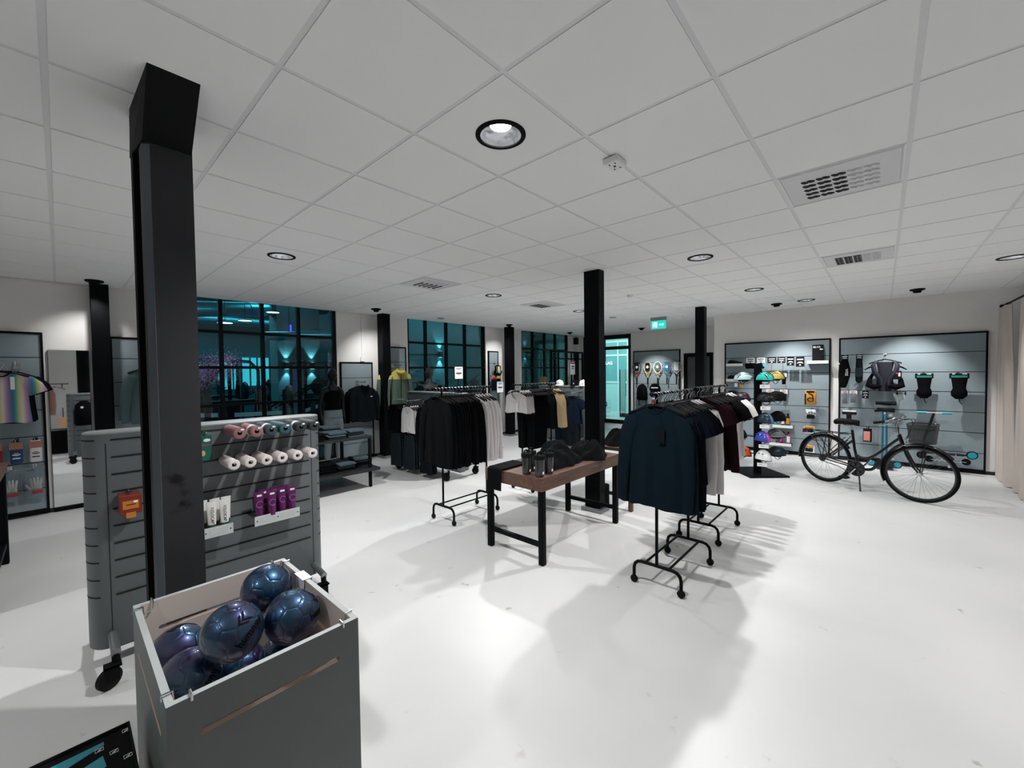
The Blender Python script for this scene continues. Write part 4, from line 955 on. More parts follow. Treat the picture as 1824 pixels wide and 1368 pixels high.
def fold_pile(x, y, z, cols, what, where, w=.25, d=.28, h=.036, rz=0, first=0):
    for i, c in enumerate(cols):
        key = ('fold', c.name, i % 3, w)
        if key not in GCACHE: GCACHE[key] = folded_mesh(w, d, h, i*3+len(c.name)).mesh('folded_garment', c, True)
        pos = 'on top' if i == len(cols)-1 else ('at the bottom' if i == 0 else '%s from the bottom' % ORD[i])
        tag(link('folded_garment', GCACHE[key], None, True, 0, (x+.004*(-1)**i, y, z+h*i*.985), rz+.05*((i*7) % 3-1)), 'folded %s %s of %s' % (what, pos, where), 'folded clothes', where)
U = .7455; LW = .2855
fold_pile(1.95, 5.72, U, [C_BLACK]*3, 'black garment', 'the upper black pile beside the grey stand'); fold_pile(2.26, 5.70, U, [C_BLACK]*3, 'black garment', 'the low upper black pile')
fold_pile(2.56, 5.72, U, [C_DGREY, C_GREY, C_GREY], 'grey trousers', 'the middle upper pile'); fold_pile(2.85, 5.74, U, [C_GREY, C_DGREY, C_GREY], 'grey top', 'the upper end pile')
fold_pile(2.66, 6.1, U, [C_DGREY, C_GREY, C_DGREY, C_GREY], 'slate top', 'the tall rear upper pile'); fold_pile(2.25, 6.1, U, [C_BLACK]*4, 'black top', 'the rear upper black pile')
fold_pile(2.12, 5.70, LW, [C_WHITE, C_LGREY], 'white garment', 'the lower white pile'); fold_pile(2.42, 5.72, LW, [C_BLACK]*4, 'black garment', 'the tall lower black pile')
fold_pile(2.70, 5.74, LW, [C_BLACK, C_DGREY, C_GREY], 'grey garment', 'the middle lower pile'); fold_pile(2.97, 5.78, LW, [C_DGREY, C_BLACK, C_DGREY, C_GREY], 'grey garment', 'the lower end pile')
def crumple(x, y, z, w, d, h, c, name, label, cat, seed, rz=0):
    """a thrown-down garment: closed lumpy cloth with folds"""
    rnd = random.Random(seed); wv = [(rnd.uniform(6, 15), rnd.uniform(6, 15), rnd.uniform(0, 6), rnd.uniform(.2, 1)) for _ in range(9)]; m = MB(); nr, na = 16, 64; rings = []
    for i in range(nr+1):
        u = i/nr; ring = []
        for k in range(na):
            a = 2*PI*k/na; rr = (1-u)**.75 if i < nr else .01
            edge = 1+.10*math.sin(3*a+seed)+.06*math.sin(7*a+seed*2)+.03*math.sin(13*a)
            px, py = math.cos(a)*rr*edge*w/2, math.sin(a)*rr*edge*d/2
            f = sum(s*(1-2*abs(math.sin(p*px*1.6+q*py*1.6+o))) for p, q, o, s in wv)/3.2
            ring.append((px, py, max(.0, h*(math.sin(min(1, u*1.15)*PI/2)**.8)*(1+.42*f)*(.0 if i == 0 else 1))))
        rings.append(ring)
    m.loft(rings); return tag(m.build(name, c, None, True, 0, (x, y, z), rz), label, cat)
TT = .7525
crumple(3.26, 2.38, TT, .62, .44, .155, C_BLACK, 'folded_shorts', 'black pleated skirt lying in the middle of the wooden table', 'skirt', 4, .2)
crumple(3.75, 2.32, TT, .54, .42, .165, C_BLACK, 'folded_shirt', 'black top lying at the column end of the wooden table', 'shirt', 9, .5)
crumple(3.62, 2.655, TT, .50, .24, .15, C_CHAR, 'folded_shirt', 'dark grey top lying at the back edge of the wooden table', 'shirt', 14, .1)
crumple(4.70, 2.42, .7405, .52, .44, .17, C_BLACK, 'folded_shirt', 'heap of black cloth on the second wooden table behind the column', 'clothes', 19, .3)
crumple(5.12, 2.45, .7405, .42, .40, .22, C_DGREY, 'folded_shirt', 'grey cloth bundle on the second wooden table behind the black heap', 'clothes', 24, .3)
# scarf-like leggings draped over the table edge
m = MB(); path = [(3.02, .012), (2.9, .012), (2.75, .010), (2.69, .011), (2.673, .004), (2.669, -.03), (2.667, -.1), (2.665, -.185)]
rings = []
for x, z in path:
    k = max(0, (2.70-x)/.04) if x < 2.70 else 0
    rings.append([(x, 2.55+.012*(1 if x < 2.68 else 0), TT+z), (x-.0, 2.735, TT+z), (x-(.006 if k > .5 else 0), 2.735, TT+z+(.0 if k > .5 else .008)), (x-(.006 if k > .5 else 0), 2.55+.012*(1 if x < 2.68 else 0), TT+z+(0 if k > .5 else .008))])
m.loft(rings); tag(m.build('leggings', C_BLACK), 'black leggings draped over the near edge of the wooden table', 'leggings')
# shakers
SH = glass_mat('smoked_plastic', (.10, .10, .11), 1.2)
def shaker(x, y, label):
    t = thing('shaker_bottle', label, 'bottle', (x, y, TT), 0, 'black shaker bottles on the wooden table')
    MB().lathe([(0, 0), (.035, 0), (.037, .006), (.040, .06), (.046, .15), (.046, .152), (0, .152)], 24).build('cup', mat('dark_smoked', '#1d1f20', .25, coat=.5), t, True)
    MB().lathe([(.0, .15), (.048, .15), (.049, .178), (.046, .184), (0, .186)], 24).build('lid', BLACKM, t, True)
    l = MB(); l.tube([(-.03, 0, .184), (-.03, 0, .205), (-.005, 0, .212), (.02, 0, .206), (.022, 0, .186)], .007, 8); l.build('cap_loop', BLACKM, t, True)
    MB().lathe([(0, -.0405), (.012, -.0395)], 14, (0, 0, .035), 'y').build('round_label', PAPER, t)
    return t
shaker(2.84, 2.35, 'black shaker bottle behind the other three'); shaker(2.735, 2.17, 'black shaker bottle standing in front at the table corner'); shaker(2.87, 2.175, 'black shaker bottle closest to the pleated skirt'); shaker(2.735, 2.315, 'black shaker bottle between the leggings and the corner shaker')
stand_sign('white price sign standing above the rail of the black and grey rack', 4.19, 4.92, 1.545, 1.755, .092, .209)
# ---------------------------------------------------------------- goods on the shoe slatwall (items face -X: built facing -y and turned)
WX = RWX-.034
RZW = -PI/2
def wthing(name, label, cat, y, z, off=.0, group=None):
    off += .09 if off else 0
    return thing(name, label, cat, (WX-off, y, z), RZW, group)
CARD = mat('black_card', '#08090c', .6, spec=.2); CARDW = mat('white_card', '#e1e2e2', .6); ORANGE = mat('orange_plastic', '#c88a34', .45); PINK = mat('pink_bottle', '#c22f86', .35)
def shelf(label, y, z, w):
    t = thing('display_shelf', label, 'shelf', (WX, y, z), RZW, 'white display shelves'); MB().box(-w, w, -.14, 0, -.006, 0).build('board', STEELG, t); MB().box(-w, w, -.146, -.14, -.045, .008).build('price_rail', WHITE, t)
    MB().box(-w, -w+.004, -.14, 0, -.04, 0).build('bracket', STEELG, t); MB().box(w-.004, w, -.14, 0, -.04, 0).build('bracket', STEELG, t); return t
def shoe(y, z, c, label):
    t = thing('sports_shoe', label, 'shoe', (WX-.075, y, z+.0005), RZW, 'dark shoes on white shelves')
    L = .27; prof = [(-.135, .03, .05), (-.12, .036, .075), (-.08, .036, .085), (-.04, .034, .085), (.0, .037, .068), (.05, .044, .052), (.095, .042, .042), (.125, .03, .034), (.138, .012, .026)]
    MB().loft([[(x, w*math.cos(a), .018+max(0, (h-.018))*(.5+.5*math.sin(a)) if math.sin(a) > -.9 else .018) for a in [2*PI*k/14 for k in range(14)]] for x, w, h in prof]).build('upper', c, t, True)
    MB().loft([[(x, (w+.004)*math.cos(a), .011+.011*math.sin(a)) for a in [2*PI*k/12 for k in range(12)]] for x, w, h in prof]).build('sole', RUBBER, t, True)
    l = MB(); [l.tube([(.0+.016*k, -.018, .074-.006*k), (.005+.016*k, 0, .08-.006*k), (.0+.016*k, .018, .074-.006*k)], .0025, 5) for k in range(4)]; l.build('lace', C_DGREY, t)
SHM = mat('shoe_black', '#0b0d10', .6, spec=.2); SHG = mat('shoe_grey', '#14181b', .6, spec=.2)
for z, c, l, n in ((1.768, SHG, 'top', 'grey-black'), (1.452, SHM, 'middle', 'black'), (1.135, SHM, 'bottom', 'black')):
    shelf('white shelf under the %s shoe on the slatwall behind the helmets' % l, 2.265, z, .155); shoe(2.265, z, c, '%s shoe on the %s shelf of the shoe slatwall' % (n, l))
def card(par, w, h, m, z=0, y=-.005, th=.004): return MB().rbox(-w/2, w/2, y-th, y, z, z+h, .0015).build('header_card', m, par)
def prints(par, w, h, m, z, seed, y=-.0098):
    rnd = random.Random(seed); k = MB()
    k.box(-w*.36, w*.36, y-.0006, y, z+h*.68, z+h*.80); k.prism([(-w*.4, z+h*.3), (-w*.2, z+h*.5), (w*.2, z+h*.5), (w*.4, z+h*.3), (w*.2, z+h*.38), (-w*.2, z+h*.38)], y-.0006, y); k.box(-w*.1, w*.1, y-.0006, y, z+h*.12, z+h*.24)
    k.build('print', m, par)
def hatpack(y, z, w, h, cm, pm_, bodym, bh, label, seed, off=.08, group='header cards on the shoe slatwall', bw=None):
    """goods hanging on a header card"""
    t = wthing('accessory_pack', label, 'pack', y, z-h, off, group); card(t, w, h, cm); prints(t, w, h, pm_, 0, seed)
    if bh:
        bw = bw or w*.9; rings = []
        for k in range(8):
            u = k/7; ww = bw/2*(.9+.14*math.sin(PI*u+.3*seed)); dd = .018*(.5+math.sin(PI*min(1, u*.9+.08)))
            rings.append([(ww*math.copysign(abs(math.cos(a))**.6, math.cos(a)), -.006+dd*math.sin(a), .012-(bh+.012)*u) for a in [2*PI*q/16 for q in range(16)]])
        MB().loft(rings).build('goods', bodym, t, True)
    return t
K = hatpack
K(1.965, 1.88, .15, .115, CARDW, CARD, C_BLACK, .10, 'white card with black goggles hanging behind the pale blue helmet', 1, bw=.19); K(1.78, 1.88, .14, .115, CARDW, CARD, C_CHAR, .10, 'white card with charcoal and cyan sleeve behind the turquoise helmet', 2)
MB().box(.02, .075, -.024, -.02, -.06, 0).build('cuff', mat('cyan_cuff', '#3fb0c0', .5), wthing('sweat_band', 'cyan cuff hanging beside the charcoal sleeve on the slatwall', 'band', 1.775, 1.765, .085))
K(1.597, 1.878, .145, .11, CARD, CARDW, C_BLACK, .0, 'first black card with white print right of the goggles on the slatwall'.replace('right of', 'beyond'), 3, .09); K(1.44, 1.876, .13, .11, CARD, CARDW, C_BLACK, .0, 'second black card with white print, next to the pair of longer cards', 4, .09)
K(1.295, 1.88, .118, .165, CARD, CARDW, C_BLACK, .0, 'longer black card with white print, third of the black cards', 5, .09); K(1.146, 1.876, .132, .185, CARD, CARDW, C_BLACK, .0, 'longest black card with white print beside the black carton', 6, .09)
K(1.4, 1.57, .09, .08, CARDW, CARD, C_BLACK, .13, 'black glove pack on white card above the red-white packs', 7); K(1.625, 1.262, .13, .075, CARDW, mat('red_print', '#a3283f', .5), C_CHAR, .10, 'red and white pack with grey pad beside the helmet post', 8)
K(1.40, 1.258, .12, .085, CARDW, MATS['red_print'], C_BLACK, .13, 'red and white pack with black ring over the bottles', 9)
shelf('white shelf carrying the black carton high on the shoe slatwall', .89, 1.79, .16)
t = thing('carton', 'black carton with white word on the high white shelf', 'box', (WX-.07, .892, 1.7905), RZW)
MB().rbox(-.08, .08, -.05, .05, 0, .30, .003).build('box', CARD, t); letters('SILVA', .046, CARDW, at(FACE_NY, -.012, -.0515, .255), t, bold=.001); MB().box(.03, .078, -.052, -.0502, .205, .225).build('price_sticker', CARDW, t)
t = wthing('cable_lock_pack', 'orange pack with black coiled leash on the shoe slatwall', 'pack', .985, .985, .06); MB().rbox(-.085, .085, -.03, .0, 0, .27, .02).build('case', ORANGE, t, True); MB().box(-.088, -.066, -.034, -.005, .0, .2).build('side', CARD, t); MB().box(-.06, .06, -.0325, -.0302, .225, .26).build('header', CARD, t)
k = MB(); k.tube([(.045*math.cos(a), -.036, .10+.035*math.sin(a)) for a in [2*PI*q/16 for q in range(16)]], .008, 6, closed=True); k.tube([(.04, -.036, .12), (.03, -.038, .19), (-.03, -.036, .22)], .008, 6); k.build('leash', CARD, t, True)
t = wthing('bicycle_light', 'chrome bicycle lamp pack below the orange leash pack', 'light', .98, .76, .07); MB().rbox(-.075, .075, -.012, 0, .02, .14, .01).build('blister', CARDW, t); k = MB()
for i in range(3): k.ball((-.045+.045*i, -.03, .075+.01*(i % 2)), .03, 12, 8)
k.build('lamp', CHROME, t, True); MB().rbox(-.06, .06, -.03, -.012, -.03, .04, .01).build('bracket', CARD, t)
for z, l in ((.46, 'upper'), (.10, 'lower')):
    t = wthing('bicycle_light', '%s orange-topped lamp pack behind the rear wheel of the bicycle' % l, 'light', 1.0, z, .07); MB().rbox(-.08, .08, -.02, 0, 0, .13, .01).build('blister', CARDW, t); MB().rbox(-.07, .07, -.035, -.015, .085, .14, .012).build('lens', ORANGE, t, True); MB().rbox(-.06, .06, -.032, -.012, .02, .085, .008).build('body', CARD, t)
shelf('white shelf of black spray bottles beside the helmet stand', 1.42, .565, .165); shelf('white shelf of pink bottles low on the slatwall', 1.46, .215, .18)
def sbottle(y, z, c, lab, label, h=.2, r=.028):
    t = thing('care_bottle', label, 'bottle', (WX-.08, y, z), RZW, 'bicycle care bottles'); MB().lathe([(0, 0), (r, 0), (r, h*.72), (r*.55, h*.82), (r*.5, h*.84), (0, h*.84)], 18).build('body', c, t, True); MB().lathe([(0, h*.84), (r*.6, h*.84), (r*.6, h), (0, h)], 14).build('cap', CARD, t, True)
    if lab: MB().lathe([(r+.0008, h*.12), (r+.0008, h*.62)], 18).build('label', lab, t, True)
sbottle(1.43, .5655, CARD, CARDW, 'black bottle with white label beside the helmet stand', .22); sbottle(1.345, .5655, CARD, ORANGE, 'black bottle with orange label at the shelf end', .23); sbottle(1.55, .5655, mat('mint_can', '#3f9f8c', .4), None, 'small mint green pot on the upper bottle shelf', .10, .03)
sbottle(1.56, .2155, mat('clear_bottle', '#8d9194', .2), None, 'clear bottle on the low bottle shelf', .2); sbottle(1.46, .2155, CARD, PINK, 'dark bottle with pink label on the low bottle shelf', .21); sbottle(1.335, .2155, PINK, CARDW, 'pink bottle at the end of the low bottle shelf', .23)
# goods on the bag slatwall
t = wthing('ski_bag', 'long black bag with white lettering hanging at the slatwall edge', 'bag', .50, 1.31, .08)
MB().loft([[(x+w*math.cos(a), -.03+.035*math.sin(a), z) for a in [2*PI*q/16 for q in range(16)]] for x, w, z in ((-.015, .035, 0), (-.02, .06, .06), (-.005, .08, .2), (.0, .083, .32), (-.005, .06, .44), (.0, .04, .5))]).build('bag', C_BLACK, t, True)
card(t, .10, .09, CARD, .48, -.02); prints(t, .1, .09, CARDW, .48, 3, -.0245); letters('WISE', .055, CARDW, at(FACE_NY, .028, -.067, .27) @ Matrix.Rotation(-PI/2, 4, 'Z'), t); MB().ball((-.085, -.03, .42), .022, 10, 8, (1.2, .6, .9)).build('price_tag', PAPER, t)
t = wthing('ski_bag', 'narrow dark bag with black header card, second from the slatwall edge', 'bag', .305, 1.40, .08)
MB().loft([[(w*math.cos(a), -.03+.03*math.sin(a), z) for a in [2*PI*q/16 for q in range(16)]] for w, z in ((.02, 0), (.048, .03), (.05, .15), (.048, .3), (.04, .42))]).build('bag', C_CHAR, t, True); card(t, .09, .10, CARD, .39, -.02); prints(t, .09, .1, CARDW, .39, 4, -.0245); MB().box(-.052, .052, -.064, -.03, .10, .26).build('panel', C_DGREY, t)
hang(WX-.22, -.025, 1.872, RZW, 'black hanger carrying the backpack harness', 'hanger of the harness'); t = wthing('harness_vest', 'black carrying harness with padded straps and buckles on a hanger', 'vest', -.025, 1.26, .12)
for s in (-1, 1):
    k = MB(); k.tube([(s*.11, -.02, .50), (s*.15, -.045, .44), (s*.13, -.06, .32), (s*.06, -.06, .2), (s*.05, -.05, .1)], [.03, .042, .045, .04, .03], 10, flat=.6); k.build('shoulder_strap', mat('slate_pad', '#1f2230', .7), t, True)
    k = MB(); k.tube([(s*.05, -.04, .1), (s*.13, -.06, .07), (s*.2, -.05, .10), (s*.19, -.02, .2), (s*.15, -.0, .3)], [.03, .05, .05, .03, .02], 10); k.build('side_pouch', C_BLACK, t, True)
    k = MB(); k.tube([(s*.12, -.01, .42), (s*.2, -.02, .40), (s*.26, -.03, .36)], [.012, .014, .008], 6); k.build('strap_end', C_BLACK, t, True)
MB().loft([[(w*math.cos(a), -.01+.02*math.sin(a), z) for a in [2*PI*q/14 for q in range(14)]] for w, z in ((.07, .0), (.11, .08), (.10, .2), (.09, .35), (.11, .49))]).build('back_panel', mat('slate_mesh', '#1a1c28', .9), t, True)
MB().rbox(.09, .2, -.085, -.07, .2, .34, .006).build('hang_tag', CARD, t); k = MB(); k.box(.16, .185, -.087, -.0855, .25, .31); k.ball((.115, -.086, .31), .014, 8, 6, (1, .15, 1)); k.build('print', CARDW, t); MB().ball((.14, -.086, .30), .013, 8, 6, (1, .15, 1)).build('red_dot', mat('red_dot', '#b03045', .5), t)
def knee(y, label):
    t = wthing('protector_pack', label, 'pack', y, 1.16, .09, 'protector packs with teal headers'); MB().rbox(-.105, .105, -.012, 0, .315, .395, .004).build('header_card', CARD, t); MB().box(-.085, .085, -.0135, -.0118, .33, .36).build('header_stripe', mat('teal_stripe', '#1f8074', .5), t)
    MB().loft([[(w*math.cos(a), -.03+d*math.sin(a), z) for a in [2*PI*q/16 for q in range(16)]] for w, d, z in ((.04, .02, 0), (.085, .045, .05), (.09, .055, .11), (.07, .035, .16), (.075, .04, .22), (.09, .035, .33))]).build('pads', C_BLACK, t, True)
    k = MB(); k.tube([(0, -.03, .02), (.01, -.03, -.05), (.03, -.03, -.08)], .005, 6); k.build('strap', C_BLACK, t, True)
    k = MB(); k.box(-.075, -.045, -.0128, -.0119, .378, .39); k.box(.03, .08, -.0128, -.0119, .378, .39); k.build('print', CARDW, t)
knee(-.487, 'protector pack with teal header next to the harness'); knee(-.867, 'protector pack with teal header at the curtain side')
GB = mat('glove_grey', '#5b5f62', .8)
K(.497, 1.262, .09, .06, CARDW, MATS['red_print'], GB, .17, 'first grey glove pack below the long black bag', 11, .07, 'glove packs on the bag slatwall'); K(.38, 1.262, .1, .06, CARDW, MATS['red_print'], GB, .15, 'second grey glove pack with rounded palm below the dark bag', 12, .07, 'glove packs on the bag slatwall')
K(.22, 1.262, .085, .13, CARD, CARDW, GB, .0, 'flat black card with pale emblem beside the grey gloves', 13, .07, 'glove packs on the bag slatwall'); K(-.225, 1.262, .12, .06, CARD, CARDW, mat('clear_pack', '#aeb7ba', .3), .08, 'clear pouch on black header under the harness', 14, .07, 'clear pouches')
t = wthing('lock_pack', 'black padlock set above the bicycle saddle', 'lock', .43, .74, .07); MB().rbox(-.10, .10, -.04, 0, .10, .15, .01).build('bar', CARD, t); MB().rbox(-.04, .03, -.045, -.005, 0, .12, .01).build('lock_body', CARD, t); MB().box(-.09, .09, -.008, -.002, .145, .175).build('card', CARDW, t)
t = wthing('brake_pad_pack', 'pink-orange pack on black card between saddle and frame of the bicycle', 'pack', .187, .385, .07); MB().rbox(-.058, .058, -.006, 0, .0, .23, .003).build('card', CARD, t); MB().rbox(-.05, .035, -.02, -.006, .02, .18, .006).build('blister', mat('salmon_pack', '#c48274', .5), t)

# ---------------------------------------------------------------- helmet stand
t = thing('helmet_stand', 'black upright helmet stand with angled floor plate', 'display stand', (7.43, 1.47, 0), R(12))
p = MB(); p.box(-.33, .33, -.30, .30, 0, .025); p.xf(Matrix.Rotation(R(30), 4, 'Z')); p.build('floor_plate', BLACK, t, bevel=.004)
MB().box(-.055, .055, -.055, .055, .025, 1.74).build('post', BLACK, t, bevel=.004)
HST = t
def helmet(x, y, z, rz, c, label, kind='road', r=.105, visor=None, c2=None, card_=True):
    """z: rim height; the front of the helmet points along local -y"""
    t = thing('bicycle_helmet', label, 'helmet', (x, y, z), rz, 'bicycle helmets on the stand'); W, L, H = r*.86, r*1.25, r*(1.05 if kind == 'road' else 1.15)
    def sph(u, v, k=1.0):
        a = 2*PI*u; b = v*PI/2; zz = math.sin(b)
        low = (-.22 if kind == 'skate' else -.06)*(1-v)*(1+.5*math.sin(a)**2*(1 if math.sin(a) > 0 else .2))
        e = math.cos(b)**.85
        return (W*e*math.cos(a)*k, L*e*math.sin(a)*k, H*(zz*k)+H*low)
    MB().grid(lambda u, v: sph(u, v*.97), 36, 12).grid(lambda u, v: sph(u, v*.97, .88), 36, 12).build('shell', [c], t, True)
    k = MB(); k.tube([sph(q/36, 0, .95) for q in range(36)], .008, 6, closed=True); k.build('rim', BLACKM, t, True)
    if kind == 'road':
        v = MB()
        for lane, off in ((-.68, -.1), (-.42, .0), (-.14, .08), (.14, .08), (.42, .0), (.68, -.1)):
            for (s0, s1) in ((-.86, -.30), (-.12, .72)):
                pts = []
                for q in range(6):
                    yy = s0+(s1-s0)*q/5+off*.3; xx = lane*(1-.25*abs(yy)); zz = math.sqrt(max(.02, 1-xx*xx-yy*yy)); pts.append((W*xx*1.005, L*yy*1.005, H*zz*1.0))
                v.tube(pts, [.002, .006, .008, .008, .006, .002], 6, flat=1.0)
        v.build('vent', DARKGAP, t, True)
    else:
        for s in (-1, 1):
            for q in (-.5, 0, .5): MB().ball((s*W*.80*(1-.2*q*q), L*q, H*.55), .012, 8, 6, (.5, 1.6, .6)).build('vent', DARKGAP, t, True)
    if c2:
        MB().grid(lambda u, v: tuple(1.006*q for q in sph(.27+.46*u, .03+.9*v)), 18, 8).build('colour_field', c2, t, True)
    if visor: k = MB(); k.loft([[(W*.85*math.sin(a)*w, -L*(.80+.42*math.cos(a)*d), H*.30+.012*math.cos(a)-.01*d) for a in [-PI/2+PI*q/12 for q in range(13)]] for w, d in ((1, 0), (1, 1))], False, False); k.build('visor', visor, t, True)
    s_ = MB()
    for s in (-1, 1): s_.tube([(s*W*.85, -.02, -.01), (s*W*.6, -.015, -.055), (s*.01, -.01, -.085)], .004, 5); s_.tube([(s*W*.85, .05, -.01), (s*W*.6, -.015, -.055)], .004, 5)
    s_.build('strap', BLACKM, t, True)
    MB().lathe([(W*.72, -.03), (W*.74, .01), (W*.6, .03)], 18).build('inner_ring', BLACKM, t, True)
    return t
PALE = mat('pale_blue_helmet', '#a9c6c9', .4, coat=.3); TURQ = mat('turquoise_helmet', '#2bb3a3', .35, coat=.4); YELH = mat('yellow_helmet', '#c9b45a', .4); BURGH = mat('burgundy_helmet', '#3c2430', .35, coat=.3); DKH = mat('graphite_helmet', '#15191d', .4, coat=.3)
BLUH = mat('blue_violet_helmet', '#5f74a8', .3, coat=.5); PURH = mat('magenta_helmet', '#c53fae', .25, coat=.6); BLU2 = mat('cobalt_field', '#3145a5', .25, coat=.6); WHH = mat('white_helmet', '#dfe1e1', .3, coat=.5); ORH = mat('orange_helmet', '#c8562f', .4); NVH = mat('navy_helmet', '#16283b', .4); GRH = mat('grey_helmet', '#7d8588', .4)
HB = [(7.44, 1.68, 1.49, R(-140), PALE, 'pale blue helmet on the top arm towards the shirts', 'road', None, None), (7.30, 1.35, 1.49, R(-40), TURQ, 'turquoise helmet on the top arm in front', 'road', None, None), (7.60, 1.27, 1.50, R(40), YELH, 'yellow helmet on the top arm behind the turquoise one', 'road', None, None),
      (7.42, 1.70, 1.16, R(-140), BURGH, 'dark burgundy helmet half hidden by the white shirts', 'road', None, None), (7.32, 1.34, 1.175, R(-35), DKH, 'graphite vented helmet on the second arm in front', 'road', BLACKM, None), (7.60, 1.24, 1.18, R(50), BLACKM, 'black helmet behind the graphite one on the second arm', 'road', None, None),
      (7.30, 1.34, .86, R(-40), BLUH, 'blue-violet smooth helmet on the third arm in front', 'skate', None, NVH), (7.60, 1.23, .87, R(50), BLACKM, 'black smooth helmet behind the blue-violet one', 'skate', None, None), (7.42, 1.70, .85, R(-140), DKH, 'graphite helmet half hidden behind the white shirts low on the stand', 'road', None, None),
      (7.28, 1.37, .575, R(-45), PURH, 'magenta and cobalt smooth helmet on the fourth arm', 'skate', None, BLU2), (7.60, 1.25, .585, R(40), GRH, 'grey vented helmet behind the magenta one', 'road', BLACKM, None), (7.44, 1.72, .56, R(-80), BLACKM, 'black helmet low behind the white shirts on the stand', 'road', None, None),
      (7.28, 1.36, .285, R(-40), WHH, 'white and grey smooth helmet on the lowest arm in front', 'skate', None, None), (7.60, 1.24, .30, R(45), NVH, 'navy helmet with visor on the lowest arm behind the white one', 'road', NVH, None), (7.40, 1.67, .29, R(-140), ORH, 'orange smooth helmet on the lowest arm beside the shirts', 'skate', None, None)]
for x, y, z, rz, c, l, k, v, c2 in HB:
    helmet(x, y, z, rz, c, l, k, .115 if k == 'road' else .108, v, c2)
    M = HST.matrix_basis; inv = (Matrix.Translation((7.43, 1.47, 0)) @ Matrix.Rotation(R(12), 4, 'Z')).inverted(); a = inv @ Vector((x, y, z+.055)); d = Vector((a.x, a.y, 0)).normalized()*.05
    b = MB(); b.tube([(d.x, d.y, z+.02), (a.x, a.y, z+.02)], .009, 8); b.lathe([(0, .055), (.05, .052), (.055, .045), (0, .04)], 16, (a.x, a.y, z)); b.build('helmet_arm', BLACKM, HST, True)
for y, z in ((1.33, 1.36), (1.32, 1.03), (1.33, .75), (1.34, .445), (1.36, .16)):
    t = thing('price_card', 'white price card below the %s helmet in front' % {1.36: 'turquoise', 1.03: 'graphite', .75: 'blue-violet', .445: 'magenta', .16: 'white'}[z], 'price card', (7.19, y, z), RZW+R(12), 'price cards of the helmet stand')
    MB().box(-.065, .065, -.002, .002, 0, .055).build('card', PAPER, t); MB().box(-.045, .0, -.0028, -.0019, .03, .036).build('print', C_GREY, t); MB().tube([(0, .002, .05), (0, .10, .06), (.06, .22, .075)], .003, 5).build('clip', BLACKM, t)
# two little tags on the pale blue helmet
t = thing('price_card', 'small white tag hanging off the pale blue helmet', 'price card', (7.38, 1.77, 1.40), RZW); MB().box(-.022, .022, -.001, .001, -.03, .03).build('card', PAPER, t); MB().cyl((0, 0, .03), (.02, .0, .085), .001, 4).build('string', PAPER, t)
t = thing('badge', 'round orange tag hanging off the pale blue helmet', 'tag', (7.36, 1.69, 1.39), RZW); MB().lathe([(0, -.003), (.024, -.002), (.024, .002), (0, .003)], 20, axis='y').build('disc', ORANGE, t); MB().lathe([(.010, -.0035), (.014, -.0035)], 16, axis='y').build('ring', CARD, t); MB().cyl((0, 0, .024), (0, .0, .1), .001, 4).build('string', PAPER, t)

# ---------------------------------------------------------------- bicycle (plane through both wheel contacts; s along it, n towards the wall)
BK = thing('bicycle', 'black step-through bicycle with front basket and rear carrier on its kickstand', 'bicycle', (7.488, .617, 0), math.atan2(-.965, -.475))
PAINT = mat('black_gloss_paint', '#050609', .3, coat=.25, spec=.3); TYRE = mat('tyre_black', '#0a0a0b', .8, spec=.15); RIM = mat('rim_dark', '#3b3e41', .35, .8); SPOKE = mat('spoke_steel', '#6e7375', .35, 1.0)
WR = .348
def wheel(cx, rot, hubn):
    w = bpy.data.objects.new('wheel', None); COL.objects.link(w); w.parent = BK; w.location = (cx, 0, WR); w.rotation_euler = (0, 0, rot); w.empty_display_size = .05
    MB().tube([((WR-.02)*math.cos(a), 0, (WR-.02)*math.sin(a)) for a in [2*PI*k/64 for k in range(64)]], .019, 10, closed=True).build('tyre', TYRE, w, True)
    MB().lathe([(.300, -.011), (.316, -.013), (.316, .013), (.300, .011), (.296, 0), (.300, -.011)], 64, axis='y').build('rim', RIM, w, True)
    MB().lathe([(0, -.045), (.02, -.045), (.026, -.03), (.016, -.02), (.016, .02), (.026, .03), (.02, .045), (0, .045)], 18, axis='y').build('hub', CHROME, w, True)
    s = MB()
    for k in range(32):
        a = 2*PI*k/32; b = a+(.45 if k % 4 < 2 else -.45); y = .028*(-1)**k
        s.tube([(.023*math.cos(b), y, .023*math.sin(b)), (.30*math.cos(a), 0, .30*math.sin(a))], .0011, 4, caps=False)
    s.build('spokes', SPOKE, w)
    for a in (.5, 2.6, 4.3): MB().ball((.285*math.cos(a), .0, .285*math.sin(a)), .02, 8, 6, (.8, .3, .8)).build('reflector', mat('reflector', '#d0d4d6', .1, .3), w, True)
    return w
ST = R(13)
wheel(0, 0, 0); wheel(1.071, ST, 1)
f = MB()
bbx, bbz = .43, .285
f.tube([(.345, 0, .80), (.375, 0, .55), (bbx, 0, bbz)], .0165, 12)
def arc(pts, n=14):
    out = []
    for i in range(n+1):
        t = i/n*(len(pts)-1); k = min(int(t), len(pts)-2); u = t-k; p0 = pts[max(k-1, 0)]; p1 = pts[k]; p2 = pts[k+1]; p3 = pts[min(k+2, len(pts)-1)]
        out.append(tuple(.5*(2*p1[q]+(p2[q]-p0[q])*u+(2*p0[q]-5*p1[q]+4*p2[q]-p3[q])*u*u+(3*p1[q]-p0[q]-3*p2[q]+p3[q])*u**3) for q in range(3)))
    return out
f.tube(arc([(.388, 0, .47), (.46, 0, .44), (.56, 0, .455), (.68, 0, .56), (.80, 0, .69), (.875, 0, .765)], 24), .0155, 12)
